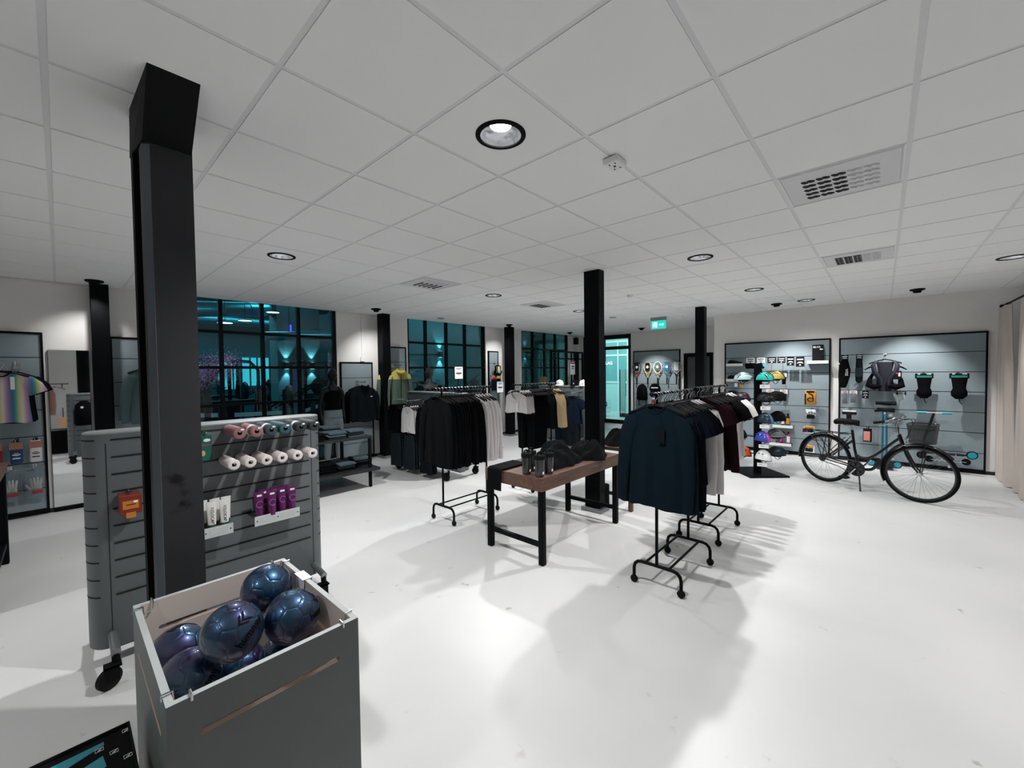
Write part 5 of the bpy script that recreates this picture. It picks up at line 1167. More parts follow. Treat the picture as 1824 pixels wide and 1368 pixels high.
f.tube(arc([(bbx, 0, bbz), (.53, 0, .285), (.60, 0, .32), (.70, 0, .46), (.80, 0, .60), (.895, 0, .69)], 24), .019, 12)
f.tube([(.862, 0, .81), (.912, 0, .655)], .021, 12)
for s in (-1, 1):
    f.tube([(0, s*.06, WR), (.2, s*.05, .32), (bbx, s*.03, bbz)], .010, 8); f.tube([(0, s*.06, WR), (.19, s*.045, .50), (.362, s*.02, .66)], .008, 8)
f.cyl((bbx, -.04, bbz), (bbx, .04, bbz), .022, 14); f.build('frame', PAINT, BK, True)
fk = MB(); cs, sn = math.cos(ST), math.sin(ST)
def sp(u, n, z): return (.93+(u-.93)*cs-n*sn, (u-.93)*sn+n*cs, z)
for s in (-1, 1): fk.tube([sp(.925, s*.035, .63), sp(.965, s*.05, .53), sp(1.01, s*.052, .43), sp(1.068, s*.052, WR)], [.014, .014, .012, .009], 10)
fk.tube([sp(.925, -.04, .635), sp(.925, .04, .635)], .016, 8); fk.tube([sp(.852, 0, .90), sp(.862, 0, .80)], .013, 10); fk.build('fork', PAINT, BK, True)
st = MB(); st.tube([sp(.862, 0, .80), sp(.845, 0, .93), sp(.865, 0, .98), sp(.90, 0, 1.0)], .014, 10); st.build('stem', CHROME, BK, True)
hb = MB(); hb.tube(arc([sp(.70, -.29, .965), sp(.80, -.285, .985), sp(.88, -.2, 1.03), sp(.905, -.06, 1.005), sp(.905, .06, 1.005), sp(.88, .2, 1.03), sp(.80, .285, .985), sp(.70, .29, .965)], 40), .011, 10); hb.build('handlebar', CHROME, BK, True)
for s in (-1, 1):
    MB().tube([sp(.69, s*.29, .963), sp(.80, s*.286, .985)], .017, 10).build('grip', RUBBER, BK, True)
    MB().tube([sp(.82, s*.28, .985), sp(.86, s*.25, .965), sp(.80, s*.27, .945), sp(.73, s*.285, .93)], .006, 6).build('brake_lever', CHROME, BK, True)
cb = MB(); cb.tube(arc([sp(.86, -.25, .97), sp(1.0, -.2, 1.03), sp(1.0, -.05, .93), sp(.93, -.02, .75)], 16), .0035, 5); cb.tube(arc([sp(.86, .25, .97), sp(.98, .18, .99), sp(.96, .03, .85), sp(.93, .02, .70)], 16), .0035, 5); cb.build('cable', RUBBER, BK, True)
MB().ball(sp(.83, -.18, 1.06), .026, 12, 8, (1, 1, .75)).build('bell', CHROME, BK, True)
# saddle
sd = MB(); sec = [(.15, .075, .005), (.17, .10, .02), (.22, .105, .03), (.28, .08, .028), (.34, .042, .025), (.40, .026, .022), (.425, .018, .012)]
sd.loft([[(x, w*math.cos(a), .895+.035*math.sin(a)*(1 if math.sin(a) > 0 else 1.3)+h*.6) for a in [2*PI*q/16 for q in range(16)]] for x, w, h in sec]); sd.build('saddle', RUBBER, BK, True)
k = MB(); [k.tube([(.19, s*.04, .865), (.30, s*.022, .85), (.38, s*.01, .87)], .004, 6) for s in (-1, 1)]; k.build('saddle_rail', CHROME, BK, True)
MB().tube([(.315, 0, .86), (.347, 0, .79)], .0135, 12).build('seat_post', CHROME, BK, True)
# fenders, carrier, chain guard, cranks, stand, lamps, basket
def fender(cx, cy, a0, a1, rot, n):
    m = MB(); r0 = WR+.018; c, s = math.cos(rot), math.sin(rot); rings = []
    for q in range(29):
        a = a0+(a1-a0)*q/28
        rings.append([(cx+(r0+h)*math.cos(a)*c-y*s, (r0+h)*math.cos(a)*s+y*c+cy, WR+(r0+h)*math.sin(a)) for y, h in ((-.027, -.012), (-.022, 0), (0, .007), (.022, 0), (.027, -.012))])
    m.loft(rings, False, False); return m.build('fender', PAINT, BK, True)
fender(0, 0, R(30), R(188), 0, 0); fender(1.071, math.sin(ST)*.0+(1.071-.93)*0, R(38), R(205), ST, 1)
k = MB(); k.tube([(-.005, -.055, WR), (-.36, -.03, .35)], .0025, 5); k.tube([(-.005, .055, WR), (-.36, .03, .35)], .0025, 5); k.tube([sp(1.07, -.055, WR), sp(.71, -.03, .235)], .0025, 5); k.build('fender_stay', CHROME, BK)
cr = MB()
for s in (-1, 1):
    cr.tube([(.33, s*.05, .735), (-.26, s*.065, .735)], .006, 8); cr.tube([(0, s*.065, WR), (-.12, s*.07, .735)], .006, 8); cr.tube([(0, s*.065, WR), (.06, s*.07, .735)], .006, 8); cr.tube([(0.01, s*.068, WR+.02), (.3, s*.06, .70)], .005, 8); cr.tube([(0.03, s*.068, WR), (.33, s*.06, .66)], .005, 8); cr.tube([(-.16, s*.07, .66), (.1, s*.07, .40)], .005, 6)
for x in (-.26, -.1, .06, .22): cr.tube([(x, -.065, .735), (x, .065, .735)], .005, 6)
cr.tube([(.2, -.03, .74), (.3, 0, .76), (.2, .03, .74)], .004, 6); cr.build('carrier', PAINT, BK, True)
MB().rbox(-.30, -.265, -.045, .045, .685, .745, .01).build('rear_lamp', mat('red_lamp', '#5a1418', .25), BK, True)
cg = MB(); cg.lathe([(0, -.0), (.10, 0), (.105, -.008), (.10, -.016), (.075, -.017)], 32, (bbx, -.052, bbz), 'y'); cg.build('chain_ring', mat('dark_alloy', '#2d3033', .35, .7), BK, True)
k = MB()
for q in range(6): k.lathe([(.0, -.0185), (.018, -.0185)], 12, (bbx+.058*math.cos(q*PI/3), -.052, bbz+.058*math.sin(q*PI/3)), 'y')
k.build('ring_hole', PAPER if False else RIM, BK); g = MB(); g.tube([(bbx, -.062, bbz+.098), (.2, -.062, .40), (0, -.062, .385)], .010, 8, flat=.5); g.tube([(bbx, -.062, bbz-.098), (.2, -.062, .275), (0, -.062, .31)], .006, 8); g.build('chain_guard', RIM, BK, True)
MB().lathe([(0, 0), (.045, 0), (.045, -.012), (0, -.012)], 20, (0, -.055, WR), 'y').build('sprocket', RIM, BK, True)
k = MB(); k.tube([(bbx, -.075, bbz), (bbx-.10, -.085, bbz-.13)], [.013, .010], 8); k.tube([(bbx, .07, bbz), (bbx+.10, .08, bbz+.13)], [.013, .010], 8); k.build('crank', CHROME, BK, True)
MB().rbox(bbx-.15, bbx-.05, -.19, -.095, bbz-.145, bbz-.118, .005).build('pedal', RUBBER, BK, bevel=.003); MB().rbox(bbx+.05, bbx+.15, .09, .185, bbz+.118, bbz+.145, .005).build('pedal', RUBBER, BK, bevel=.003)
MB().tube([(.445, -.03, .245), (.51, -.12, .06), (.53, -.15, .012)], [.010, .009, .012], 8).build('kickstand', PAINT, BK, True)
MB().tube([sp(.945, 0, .74), sp(.985, 0, .74)], [.02, .036], 14).build('front_lamp', CHROME, BK, True)
# basket: wire mesh shell
def mesh_mat():
    m = bpy.data.materials.new('wire_mesh'); m.use_nodes = True; n = m.node_tree.nodes; L = m.node_tree.links; b = n['Principled BSDF']; b.inputs['Base Color'].default_value = (*hexc('#0c0d0e'), 1)
    tc = n.new('ShaderNodeTexCoord'); mp = n.new('ShaderNodeMapping'); mp.inputs['Rotation'].default_value = (.785, .785, 0); ck = n.new('ShaderNodeTexChecker'); ck.inputs['Scale'].default_value = 190; L.new(tc.outputs['Object'], ck.inputs[0])
    mu = n.new('ShaderNodeMath'); mu.operation = 'MULTIPLY_ADD'; mu.inputs[1].default_value = .45; mu.inputs[2].default_value = .42; L.new(ck.outputs['Fac'], mu.inputs[0]); L.new(mu.outputs[0], b.inputs['Alpha']); return m
def bring(z, w, d, cx=1.085): return [sp(cx+w*math.copysign(abs(math.cos(a))**.55, math.cos(a)), d*math.copysign(abs(math.sin(a))**.55, math.sin(a)), z) for a in [2*PI*q/32 for q in range(32)]]
bk = MB(); bk.loft([bring(.735, .115, .13), bring(.86, .125, .15), bring(.955, .135, .165)], True, False); bk.add(bring(.737, .113, .128), [tuple(range(32))]); bk.build('basket', mesh_mat(), BK, True)
k = MB(); k.tube(bring(.957, .136, .166), .005, 6, closed=True); k.tube(bring(.735, .116, .131), .004, 6, closed=True); k.tube(bring(.90, .131, .158), .003, 5, closed=True); k.build('basket_rim', PAINT, BK, True)
k = MB(); k.tube([sp(1.07, -.06, WR), sp(1.10, -.07, .55), sp(1.12, -.07, .735)], .005, 6); k.tube([sp(1.07, .06, WR), sp(1.10, .07, .55), sp(1.12, .07, .735)], .005, 6); k.tube([sp(.95, 0, .72), sp(1.2, 0, .728)], .007, 6); k.build('basket_stay', PAINT, BK, True)


# ---------------------------------------------------------------- scooters by the slatwall
TQ = mat('turquoise_part', '#1f93a8', .35, coat=.3)
t = thing('kick_scooter', 'black kick scooter with turquoise grips and wheel on wall hooks behind the bicycle', 'scooter', (9.24, -.72, .20), RZW)
d = MB(); d.rbox(-.21, .21, -.05, .05, .09, .11, .004); d.build('deck', CARD, t); MB().tube([(-.21, 0, .10), (-.26, 0, .14)], .015, 8).build('neck', CARD, t); k = MB(); k.tube([(-.23, 0, .06), (-.22, 0, .3), (-.12, 0, .72)], [.02, .018, .016], 10); k.build('steering_column', CARD, t, True)
k = MB(); k.tube([(-.31, 0, .73), (.07, 0, .735)], .012, 10); k.build('handlebar', CHROME, t, True)
for a, b in ((-.31, -.20), (-.03, .075)): MB().tube([(a, 0, .73), (b, 0, .734)], .019, 10).build('grip', TQ, t, True)
def swheel(x, z, c, par, r=.058, y=0):
    MB().lathe([(.0, -.012), (r*.75, -.012), (r, -.008), (r, .008), (r*.75, .012), (0, .012)], 24, (x, y, z), 'y').build('wheel', RUBBER, par, True); MB().lathe([(0, -.0135), (r*.78, -.0135), (r*.78, .0135), (0, .0135)], 24, (x, y, z), 'y').build('wheel_core', c, par, True)
swheel(-.25, .05, CARD, t); swheel(.29, .115, TQ, t, .062, -.04); MB().tube([(.2, 0, .10), (.29, -.02, .115)], .012, 8).build('rear_fork', CARD, t)
for x in (-.1, .12): MB().tube([(x, .17, .075), (x, -.06, .075), (x, -.06, .12)], .006, 6).build('wall_hook', CHROME, t)
t = thing('kick_scooter', 'second kick scooter with silver deck hung below the turquoise-wheeled one', 'scooter', (9.30, -.80, .10), RZW); MB().rbox(-.22, .16, -.04, .04, .085, .10, .004).build('deck', CHROME, t); k = MB(); k.tube([(-.18, -.042, .075), (-.15, -.042, .11), (-.13, -.042, .08), (-.10, -.042, .112), (-.07, -.042, .078), (-.03, -.042, .105), (.0, -.042, .08)], .006, 5); k.build('print', CARDW, t); swheel(.16, .09, CARD, t, .05)
swheel(-.24, .09, CARD, t, .05)
for x in (-.1, .1): MB().tube([(x, .11, .08), (x, -.05, .08), (x, -.05, .11)], .006, 6).build('wall_hook', CHROME, t)
t = thing('kick_scooter', 'kick scooter with blue steering tubes and black bar behind the bicycle head', 'scooter', (9.18, -.03, 0), RZW)
MB().rbox(-.12, .12, -.30, .20, .06, .08, .004).build('deck', CARD, t); [swheel(x, .058, TQ, t) for x in (-.16, .16)]
for s in (-.028, .028): MB().cyl((s, 0, .09), (s*.8, .02, .93), .014, 10).build('steering_tube', mat('blue_tube', '#17677c', .3, .3), t, True)
k = MB(); k.tube([(-.13, .03, .93), (0, .02, .955), (.12, .03, .93)], [.02, .03, .02], 10); k.build('handlebar', CARD, t, True); MB().rbox(-.10, .12, -.0, .05, .93, .99, .01).build('clamp_block', CARD, t); MB().ball((0, -.02, .90), .022, 8, 6).build('clamp', CHROME, t, True)
for x, z, c in ((-.11, 1.005, 'grey'), (.02, 1.02, 'black')):
    pass
t = thing('saddle', 'spare black bicycle saddle on a peg above the blue-tubed scooter', 'saddle', (9.33, -.05, 1.03), RZW)
MB().loft([[(x, -.06+w*math.cos(a), .03+.03*math.sin(a)) for a in [2*PI*q/14 for q in range(14)]] for x, w in ((-.14, .02), (-.10, .03), (0, .05), (.08, .08), (.12, .06))]).build('cover', RUBBER, t, True); k = MB(); [k.tube([(-.1, -.06+s, .01), (0, -.06+s, -.01), (.09, -.06+s, .01)], .004, 6) for s in (-.02, .02)]; k.build('rails', CHROME, t, True); MB().tube([(0, .07, -.02), (0, -.07, -.02)], .006, 6).build('peg', CHROME, t)

# ---------------------------------------------------------------- fitting room curtain
CURT = mat('beige_curtain', '#c4bab3', .9, var=.06, scale=5, bump=.1)
def curtain(x0, x1, yc, z0, z1, waves, amp, label, taper=0, seed=0):
    rnd = random.Random(seed); ph = rnd.uniform(0, 6)
    def fn(u, v, o=0):
        k = 1-taper*v; x = x1-(x1-x0)*u*k
        return (x, yc+amp*(.45+.55*(1-v))*math.sin(2*PI*waves*u+ph)+.3*amp*math.sin(2*PI*waves*2.3*u+2*v)+o, z0+(z1-z0)*v)
    m = MB(); m.grid(lambda u, v: fn(u, v), 90, 16); m.grid(lambda u, v: fn(u, v, .003), 90, 16)
    return tag(m.build('curtain', CURT, None, True), label, 'curtain')
curtain(8.52, 9.43, -1.30, .015, 2.52, 5, .045, 'beige fitting room curtain gathered against the wall', .45, 2)
curtain(7.25, 8.45, -1.33, .01, 2.52, 6, .05, 'second beige curtain panel hanging free of the wall', .0, 5)
t = thing('curtain_rod', 'black curtain rod running from the wall above the beige curtains', 'rod', (9.46, -1.31, 2.545))
MB().cyl((0.015, 0, 0), (-3.4, 0, 0), .012, 10).build('rod', BLACK, t, True); MB().lathe([(0, .018), (.03, .018), (.03, .0), (0, 0)], 16, axis='x').build('wall_flange', BLACK, t)
for i in range(8):
    MB().tube([(-.06-.055*i+.001*math.cos(a), .02*math.cos(a), -.006+.02*math.sin(a)) for a in [2*PI*q/12 for q in range(12)]], .0025, 5, closed=True).build('ring', BLACK, t, True)

# ---------------------------------------------------------------- rackets, bag and ball set on the far wall
FX = XF-.002-.034
STRG = mat('racket_string', '#d8dadb', .5)
def racket(y, c, c2, label, cardm, z=1.90, scale=1.0):
    t = thing('tennis_racket', label, 'racket', (FX-.06, y, z), RZW, 'rackets hanging on the far wall'); s = scale
    MB().tube([(.125*s*math.cos(a)*(1 if math.sin(a) > 0 else 1-.25*abs(math.sin(a))), 0, -.16+.165*s*math.sin(a)) for a in [2*PI*q/36 for q in range(36)]], .010, 8, closed=True).build('head', c, t, True)
    k = MB()
    for q in range(-7, 8):
        x = q*.0155; h = .165*math.sqrt(max(0, 1-(x/.125)**2)); k.box(x-.0008, x+.0008, -.001, .001, -.16-h, -.16+h); z_ = q*.02; w = .125*math.sqrt(max(0, 1-(z_/.165)**2)); k.box(-w, w, -.001, .001, -.16+z_-.0008, -.16+z_+.0008)
    k.build('strings', STRG, t)
    k = MB(); k.tube([(-.085, 0, -.28), (-.02, 0, -.38), (-.012, 0, -.44)], .009, 8); k.tube([(.085, 0, -.28), (.02, 0, -.38), (.012, 0, -.44)], .009, 8); k.tube([(0, 0, -.42), (0, 0, -.46)], .014, 8); k.build('throat', c2, t, True)
    MB().tube([(0, 0, -.45), (0, 0, -.64)], [.015, .017], 10).build('handle', RUBBER, t, True); MB().rbox(-.065, .065, -.02, -.012, -.25, -.02, .004).build('card', cardm, t); MB().ball((0, -.02, -.14), .04, 12, 8, (1, .1, 1)).build('card_motif', CARDW, t, True)
RC = [(5.46, CARD, mat('red_racket', '#b23a45', .4), 'black racket with red throat at the glass door side', CARD), (5.13, mat('cream_racket', '#cdb877', .4), mat('cream_racket2', '#cdb877', .4), 'cream and black racket, second from the glass door', CARD), (4.83, CARDW, MATS['cream_racket'], 'white racket with green tint, middle of the row', mat('lime_card', '#5f6a58', .5)),
      (4.56, mat('grey_racket', '#6d7478', .4), mat('blue_racket', '#2878a0', .4), 'grey racket with blue shaft and blue card', mat('blue_card', '#1f6f94', .5)), (4.29, mat('silver_racket', '#b9c0c2', .4), CARD, 'silver racket with black handle at the column side', CARDW)]
for a in RC: racket(*a)
t = thing('backpack', 'black rounded backpack hanging under the rackets', 'backpack', (FX-.11, 5.28, .78), RZW)
MB().loft([[(w*math.copysign(abs(math.cos(a))**.7, math.cos(a)), d*math.sin(a), z) for a in [2*PI*q/18 for q in range(18)]] for w, d, z in ((.13, .05, 0), (.16, .085, .04), (.165, .09, .2), (.15, .08, .35), (.10, .06, .44), (.03, .03, .475))]).build('bag', C_BLACK, t, True)
k = MB(); k.tube([(-.10, -.08, .1), (-.11, -.088, .25), (-.06, -.07, .38), (.06, -.07, .38), (.11, -.088, .25), (.10, -.08, .1)], .005, 6); k.build('zip', C_DGREY, t, True); k = MB(); k.tube([(-.03, 0, .46), (0, .02, .50), (.03, 0, .46)], .008, 6); k.build('handle', C_BLACK, t, True)
for s in (-1, 1): MB().tube([(s*.1, .06, .05), (s*.11, .02, -.06), (s*.1, .03, -.16)], .010, 6).build('strap', C_BLACK, t, True)
t = thing('target_board', 'round black padded disc with white lettering beside the backpack', 'disc', (FX-.08, 4.9, 1.12), RZW); MB().lathe([(0, -.03), (.15, -.025), (.165, 0), (.15, .02), (0, .02)], 32, axis='y').build('disc', C_BLACK, t, True); MB().box(-.10, .10, -.034, -.026, .02, .05).build('print', CARDW, t)
t = thing('sock_pack', 'blue white and red striped pack hanging under the black disc', 'pack', (FX-.09, 4.94, .72), RZW)
MB().rbox(-.05, .05, -.02, .02, 0, .09, .01).build('band', mat('red_sock', '#a8243c', .6), t); MB().rbox(-.048, .048, -.02, .02, .09, .15, .01).build('band', CARDW, t); MB().rbox(-.055, .055, -.022, .022, .15, .23, .01).build('band', mat('blue_sock', '#1f4f93', .6), t)
# ---------------------------------------------------------------- sports gloves and cards by the last column
t = thing('goalkeeper_gloves', 'black and yellow goalkeeper gloves on the narrow slatwall', 'gloves', (7.62, YB-.13, 1.52))
for s in (-1, 1):
    k = MB()
    for i in range(4): k.tube([(s*.02+.035*(i-1.5), 0, .12), (s*.03+.042*(i-1.5), -.02, .24), (s*.03+.044*(i-1.5), -.01, .33-.02*abs(i-1.5))], [.018, .02, .013], 8)
    k.tube([(s*.075, 0, .05), (s*.125, -.02, .13), (s*.13, -.02, .18)], [.02, .02, .014], 8); k.ball((s*.02, 0, .08), .08, 14, 10, (1, .4, 1)); k.build('glove', [C_BLACK, C_YEL][0], t, True)
    MB().tube([(s*.02, .0, -.02), (s*.02, 0, .04)], [.06, .062], 14, flat=.5).build('cuff', C_YEL, t, True)
k = MB(); [k.tube([(.035*(i-1.5), -.022, .12), (.042*(i-1.5), -.042, .22), (.043*(i-1.5), -.028, .28)], .006, 6) for i in range(4)]; k.build('finger_panel', C_YEL, t, True); MB().ball((0, -.05, .2), .04, 12, 8, (.8, .2, 2.4)).build('white_panel', CARDW, t, True)
SAL = mat('salmon_card', '#c07b74', .6)
for x, n in ((7.48, 'at the wall side'), (7.66, 'at the column side')):
    t = thing('accessory_pack', 'salmon header card with dark goods, %s below the gloves' % n, 'pack', (x, YB-.12, 1.30)); MB().rbox(-.08, .08, -.005, 0, .18, .28, .002).build('header_card', SAL, t); MB().box(-.03, .07, -.006, -.0048, .18, .22).build('print', mat('red_goods', '#9b2b2b', .5), t); MB().rbox(-.08, .08, -.02, -.002, -.12, .18, .01).build('goods', C_CHAR, t)
stand_sign('white price sign with dark figures by the gloves slatwall', 6.45, 6.2, 1.2, 1.46, .11, 1.2)
# ---------------------------------------------------------------- socks and glove bags on the mirror-side slatwall
def socks(x, c, label):
    t = thing('sock_pack', label, 'socks', (x, YB-.13, .655), 0, 'football sock packs'); MB().rbox(-.048, .048, -.022, .018, 0, .255, .015).build('socks', c, t, True); MB().box(-.05, .05, -.025, -.02, .17, .25).build('paper_band', mat('copper_band', '#a0705c', .5, var=.15, scale=40), t)
    k = MB(); k.tube([(-.03, -.0245, .11), (0, -.0255, .10), (.03, -.0245, .11)], .005, 5); k.tube([(-.015, -.0245, .125), (0, -.0255, .117), (.015, -.0245, .125)], .004, 5); k.box(-.03, .03, -.0245, -.022, .06, .072); k.build('emblem', CARDW if c is not C_WHITE else CARD, t); MB().box(-.02, .02, -.003, .003, .25, .275).build('hang_tab', CARD, t)
socks(-.36, mat('blue_socks', '#1c3f68', .8), 'blue sock pack with copper band between red and white packs'); socks(-.213, C_WHITE, 'white sock pack with copper band beside the mirror'); socks(-.51, mat('red_socks', '#8d1a2c', .8), 'red sock pack with copper band beside the blue one')
for x, n in ((-.232, 'beside the mirror'), (-.42, 'partly behind the wooden table corner')):
    t = thing('glove_bag', 'clear bag with white gloves and red print, '+n, 'gloves', (x, YB-.12, .225), 0, 'bagged white gloves')
    MB().loft([[(w*math.cos(a), d*math.sin(a), z) for a in [2*PI*q/16 for q in range(16)]] for w, d, z in ((.085, .004, 0), (.09, .022, .05), (.09, .024, .18), (.088, .012, .3), (.085, .003, .37))]).build('bag', CLEAR, t, True)
    k = MB(); [k.tube([(-.02+.02*i, -.004, .14), (-.03+.026*i, -.006, .2), (-.034+.029*i, -.006, .25-.008*abs(i-1.5))], [.011, .012, .008], 8) for i in range(4)]; k.tube([(-.03, 0, .1), (-.06, -.006, .15), (-.066, -.006, .175)], [.012, .012, .008], 8); k.ball((.01, 0, .12), .045, 12, 8, (1, .3, 1)); k.build('glove', C_WHITE, t, True)
    MB().rbox(-.02, .06, -.026, -.014, .055, .10, .004).build('print', mat('red_label', '#8a3040', .5), t); MB().box(-.06, .0, -.006, -.003, .33, .336).build('header_print', CARD, t)
# ---------------------------------------------------------------- mannequins
MANB = mat('mannequin_black', '#050608', .35, spec=.4); LEGG = cloth('grey_leggings', '#6f7a7f', .06)
def body(chains, m, name, par, lvl=2):
    """one continuous skinned figure: list of chains of (x, y, z, rx, ry); the first vertex of later chains joins the nearest earlier one"""
    vs, es, rr = [], [], []
    for ch in chains:
        prev = None
        for i, (x, y, z, a, b) in enumerate(ch):
            hit = None
            if i == 0:
                for k, v in enumerate(vs):
                    if (Vector(v)-Vector((x, y, z))).length < 1e-4: hit = k
            if hit is None: vs.append((x, y, z)); rr.append((a, b)); hit = len(vs)-1
            if prev is not None: es.append((prev, hit))
            prev = hit
    me = bpy.data.meshes.new(name); me.from_pydata(vs, es, []); o = bpy.data.objects.new(name, me); COL.objects.link(o)
    o.modifiers.new('skin', 'SKIN'); sv = me.skin_vertices[0].data
    for k, r_ in enumerate(rr): sv[k].radius = r_; sv[k].use_root = (k == 0)
    ss = o.modifiers.new('sub', 'SUBSURF'); ss.levels = ss.render_levels = lvl
    dg = bpy.context.evaluated_depsgraph_get(); me2 = bpy.data.meshes.new_from_object(o.evaluated_get(dg)); bpy.data.objects.remove(o)
    me2.materials.clear(); me2.materials.append(m); me2.polygons.foreach_set('use_smooth', [True]*len(me2.polygons)); q = link(name, me2, par); return q
def head(par, m, z, y=0):
    k = MB(); nz = 16
    rings = []
    for i in range(nz+1):
        t_ = i/nz; h = .235*t_
        w = .078*math.sin(PI*min(1, .12+t_*.93))**.55*(.72+.28*min(1, t_*2)); d = .098*math.sin(PI*min(1, .10+t_*.93))**.55*(.78+.22*min(1, t_*2.2))
        ring = []
        for q in range(24):
            a = 2*PI*q/24; x = w*math.cos(a); yy = d*math.sin(a)
            if math.sin(a) < -.9 and .32 < t_ < .56: yy -= .02*(1-abs(t_-.40)/.16)        # nose
            if math.sin(a) < -.5 and .5 < t_ < .66: yy += .010*(1-abs(t_-.57)/.09)*(1 if abs(math.cos(a)) > .25 else .2)   # eye sockets
            ring.append((x, yy+y, z+h))
        rings.append(ring)
    k.loft(rings); hd = k.build('head', m, par, True)
    e = MB(); [e.ball((s*.076, y+.012, z+.115), .03, 8, 6, (.3, .6, 1)) for s in (-1, 1)]; e.build('ear', m, hd, True)
def woman(x, y, rz, label):
    t = thing('mannequin', label, 'mannequin', (x, y, 0), rz)
    ch = [[(0, 0, .93, .15, .10), (0, 0, 1.05, .125, .095), (0, .0, 1.14, .11, .085), (0, -.01, 1.26, .135, .10), (0, 0, 1.37, .13, .085), (0, .01, 1.43, .075, .06), (0, .015, 1.49, .048, .046), (0, .01, 1.57, .046, .046)]]
    for s in (-1, 1):
        ch.append([(0, 0, .93, .15, .10), (s*.085, 0, .84, .098, .098), (s*.095, -.005, .66, .075, .08), (s*.10, 0, .48, .052, .056), (s*.105, .015, .32, .05, .056), (s*.11, .02, .1, .032, .036), (s*.115, -.03, .03, .035, .028), (s*.12, -.12, .02, .03, .018)])
        ch.append([(0, 0, 1.37, .13, .085), (s*.165, .005, 1.375, .05, .05), (s*.20, .02, 1.22, .042, .042), (s*.215, .04, 1.09, .036, .036), (s*.215, .01, .95, .028, .028), (s*.21, -.02, .83, .026, .016), (s*.205, -.03, .76, .018, .012)])
    body(ch, MANB, 'body', t); head(t, MANB, 1.535, .0)
    k = MB(); k.loft([[(w*math.cos(a), y_+d*math.sin(a), z) for a in [2*PI*q/28 for q in range(28)]] for w, d, z, y_ in ((.156, .112, 1.0, 0), (.135, .105, 1.08, 0), (.125, .098, 1.14, 0), (.150, .118, 1.26, -.012), (.152, .110, 1.33, -.006), (.14, .092, 1.37, 0))], True, False); k.build('sports_top', C_BLACK, t, True)
    for s in (-1, 1): MB().tube([(s*.085, -.075, 1.36), (s*.09, -.03, 1.425), (s*.085, .06, 1.38)], .014, 8).build('strap', C_BLACK, t, True)
    lg = [[(0, 0, .99, .158, .112), (0, 0, .93, .166, .118)]]
    for s in (-1, 1): lg.append([(0, 0, .93, .166, .118), (s*.087, 0, .83, .112, .112), (s*.097, -.005, .66, .087, .092), (s*.102, 0, .48, .062, .066), (s*.107, .015, .32, .059, .065), (s*.112, .02, .12, .041, .045)])
    body(lg, LEGG, 'leggings', t)
    k = MB(); k.loft([[(w*math.cos(a), d*math.sin(a), z) for a in [2*PI*q/28 for q in range(28)]] for w, d, z in ((.172, .126, .90), (.166, .122, .95), (.158, .116, 1.03))], True, False); k.build('waistband', LEGG, t, True)
    MB().lathe([(0, .012), (.18, .012), (.18, 0), (0, 0)], 32).build('base_plate', STEELG, t, True)
woman(3.19, 7.12, .15, 'black female mannequin in sports top and grey leggings beside the window')
t = thing('mannequin', 'black male mannequin bust in dark t-shirt behind the clothes stand', 'mannequin', (4.83, 6.55, 0), -.3)
ch = [[(0, 0, .93, .16, .11), (0, 0, 1.08, .15, .105), (0, 0, 1.25, .18, .12), (0, 0, 1.38, .17, .10), (0, .01, 1.45, .09, .07), (0, .01, 1.52, .055, .055), (0, 0, 1.58, .055, .055)]]
for s in (-1, 1): ch.append([(0, 0, 1.38, .17, .10), (s*.2, 0, 1.38, .062, .062), (s*.25, .01, 1.2, .05, .05), (s*.265, .02, 1.05, .042, .042), (s*.26, -.02, .86, .03, .03), (s*.255, -.04, .77, .03, .018)])
for s in (-1, 1): ch.append([(0, 0, .93, .16, .11), (s*.1, 0, .82, .10, .10), (s*.11, 0, .48, .06, .065), (s*.12, .01, .1, .04, .045), (s*.12, -.1, .03, .04, .025)])
body(ch, mat('mannequin_charcoal', '#24282b', .5), 'body', t); head(t, MATS['mannequin_charcoal'], 1.545)
gm = garment_mesh(.20, .62, 'short', .115, 3, .06, .04, .35); gm.build('tee_shirt', C_BLACK, t, True).location = (0, 0, 1.475)
lg = [[(0, 0, .98, .168, .12), (0, 0, .92, .17, .12)]]
for s in (-1, 1): lg.append([(0, 0, .92, .17, .12), (s*.1, 0, .82, .112, .112), (s*.11, 0, .48, .08, .085), (s*.12, .01, .12, .065, .07)])
body(lg, C_BLACK, 'trousers', t)
MB().lathe([(0, .012), (.2, .012), (.2, 0), (0, 0)], 32).build('base_plate', STEELG, t, True)
# ---------------------------------------------------------------- what the mirror shows, standing behind the camera
wood_table('wooden cube plinth reflected in the tall mirror', -.05, .33, -.75, -.35, .62, .59, WOODL, .02, False, WOODL)
t = rack_proto('garment rack with a pink sweater and white top reflected in the mirror', (-.30, -1.6, 0), 0)
hang(-.35, -1.6, ZR, .1, 'hanger with the pink sweater', 'mirror rack hangers'); put(gmesh('long', 1, cloth('pink_knit', '#a87c74')), 'sweater', 'pink sweater on the rack reflected in the mirror', 'sweater', (-.35, -1.6, ZR-.08), .1)
hang(-.1, -1.6, ZR, .2, 'hanger with the white top', 'mirror rack hangers'); put(gmesh('tank', 1, C_WHITE), 'tank_top', 'white top on the rack reflected in the mirror', 'top', (-.1, -1.6, ZR-.08), .2)
t = thing('backpack', 'black backpack hanging on the rear face of the grey stand of rollers', 'backpack', (.30, 3.55, .72), PI)
